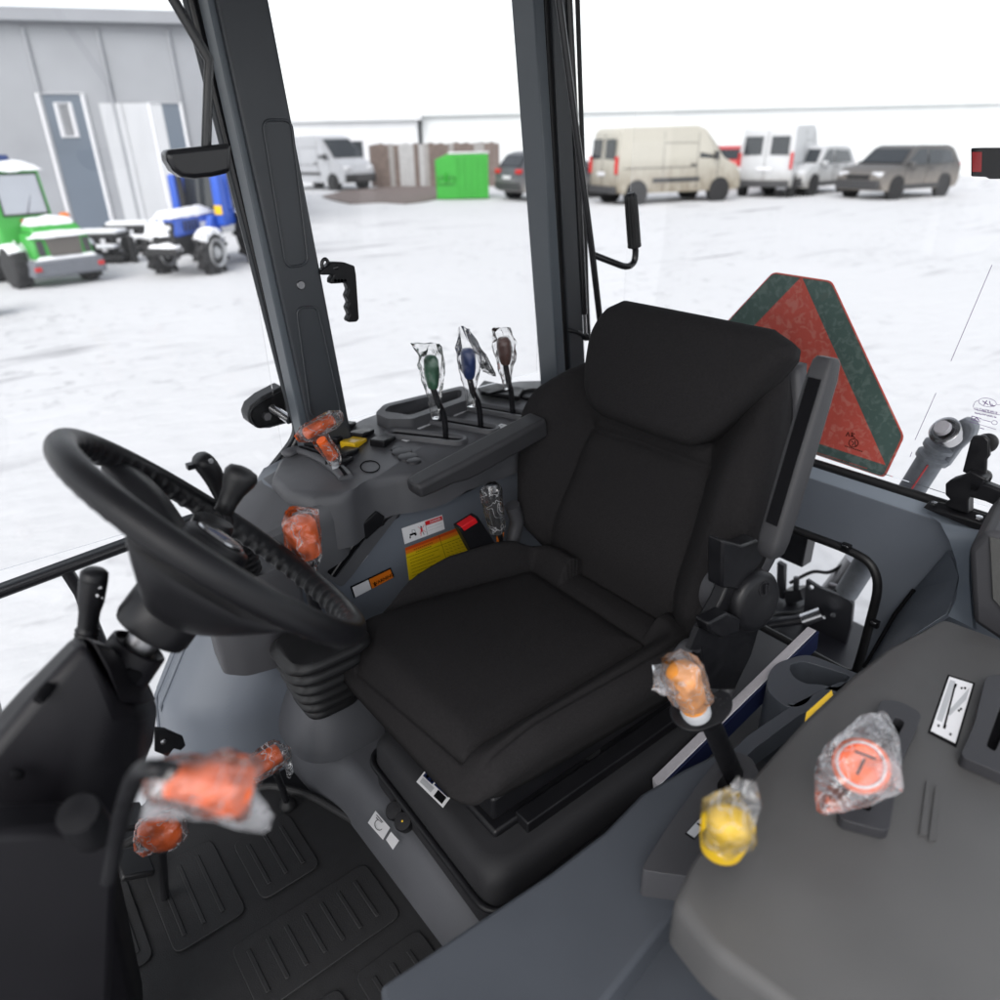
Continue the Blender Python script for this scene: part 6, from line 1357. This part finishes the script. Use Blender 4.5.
for x_, y_, rr, ww in ((-.65, 0, .46, .30), (.65, 0, .46, .30), (-.78, 1.95, .72, .42), (.78, 1.95, .72, .42)):
    p = LP(x_, y_, rr); d = R @ V((1, 0, 0)); r = rr*k_; w = ww*k_; mb = MB()
    mb.lathe(p-d*w/2, d, [(r*.58, 0), (r*.88, 0), (r*.95, w*.12), (r*.96, w*.3), (r*.96, w*.7), (r*.95, w*.88), (r*.88, w), (r*.58, w)], 30)
    for q in range(20):
        a = 2*math.pi*q/20; mb.box(p+(R @ V((0, math.cos(a), 0))+V((0, 0, math.sin(a))))*r+d*(w*.24*(1 if q % 2 else -1)), (w*.52, .07, .09), R @ Matrix.Rotation(a-math.pi/2, 3, 'X') @ Matrix.Rotation(.5*(1 if q % 2 else -1), 3, 'Z'))
    wv = mb.obj('wheel', tyre, e, sharp=50); mb = MB()
    for s in (-1, 1): mb.lathe(p+d*(s*w*.40), d*s, [(0, .07), (r*.2, .07), (r*.24, .03), (r*.5, .0), (r*.62, .05), (r*.68, .07), (r*.68, .0)], 24)
    mb.obj('rim', rimm, wv, sharp=40)
    mb = MB(); rg = []
    for q in range(21):
        a = math.radians(38+104*q/20); rr2 = r+.02+.045*(q % 2); cdir = R @ V((0, math.cos(a), 0))+V((0, 0, math.sin(a)))
        rg.append([p+cdir*(r*.90)-d*w*.52, p+cdir*rr2-d*w*.5, p+cdir*(rr2+.01), p+cdir*rr2+d*w*.5, p+cdir*(r*.90)+d*w*.52])
    mb.loft(rg).obj('snow_cap', snowc, wv, sharp=80)
# ---- snowy pallets and attachments by the workshop
def implement(label, px, w, seed):
    rd = random.Random(seed); p = Z(*px, 0); e = empty('implement', p); tag(e, label, 'implement')
    mb = MB()
    for k in range(4): mb.box(p+cr*((k/3-.5)*w)+V((0, 0, .25)), (.10, .6, .5))
    mb.box(p+V((0, 0, .12)), (w*1.0, .7, .08), Matrix.Rotation(-YAW, 3, 'Z')); mb.box(p+V((0, 0, .50)), (w*.9, .5, .07), Matrix.Rotation(-YAW, 3, 'Z')); mb.tube([p+cr*(-w*.5)+V((0, 0, .1)), p+cr*(w*.6)+V((0, 0, .06))], .05, 8)
    mb.obj('steel_frame', tyre, e, bevel=.01)
    mb = MB(); mb.box(p+V((0, 0, .58)), (w*.85, .45, .08), Matrix.Rotation(-YAW, 3, 'Z')); mb.obj('snow_cap', snowc, e, bevel=.03); mb = MB(); mb.box(p+V((0, 0, .20))-cf*.3, (w*.8, .3, .07), Matrix.Rotation(-YAW, 3, 'Z')); mb.obj('snow_cap', snowc, e, bevel=.03)
implement('snow-dusted dark attachment right behind the green loader', (108, 262), 1.0, 1)
implement('snow-dusted dark frame between the green loader and the blue tractor', (136, 251), 1.0, 2)
# ================================================================== LIGHT
w = bpy.data.worlds.new('World'); SC.world = w; w.use_nodes = True; N = w.node_tree.nodes; L = w.node_tree.links
sky = N.new('ShaderNodeTexSky'); sky.sky_type = 'NISHITA'; sky.sun_disc = False; SE, SR = math.radians(44), math.radians(238)
sky.sun_elevation = SE; sky.sun_rotation = SR; sky.air_density = 1.0; sky.dust_density = 1.5; sky.ozone_density = 1
hs = N.new('ShaderNodeHueSaturation'); hs.inputs['Saturation'].default_value = .22
L.new(sky.outputs[0], hs.inputs['Color']); L.new(hs.outputs[0], N['Background'].inputs['Color']); N['Background'].inputs['Strength'].default_value = .15
sun = bpy.data.lights.new('sun', 'SUN'); so = bpy.data.objects.new('sun', sun); COL.objects.link(so); sun.energy = 0.85; sun.angle = math.radians(45); sun.color = (1, .97, .94)
# Nishita: rotation is measured clockwise from +Y
sd = V((math.sin(SR)*math.cos(SE), math.cos(SR)*math.cos(SE), math.sin(SE))); so.rotation_euler = sd.to_track_quat('Z', 'Y').to_euler()
SC.view_settings.view_transform = 'Standard'; SC.view_settings.look = 'None'; SC.view_settings.exposure = 1.0; SC.view_settings.gamma = 1
SC.cycles.use_denoising = True; SC.cycles.max_bounces = 10; SC.cycles.transparent_max_bounces = 24; SC.cycles.caustics_reflective = False; SC.cycles.caustics_refractive = False
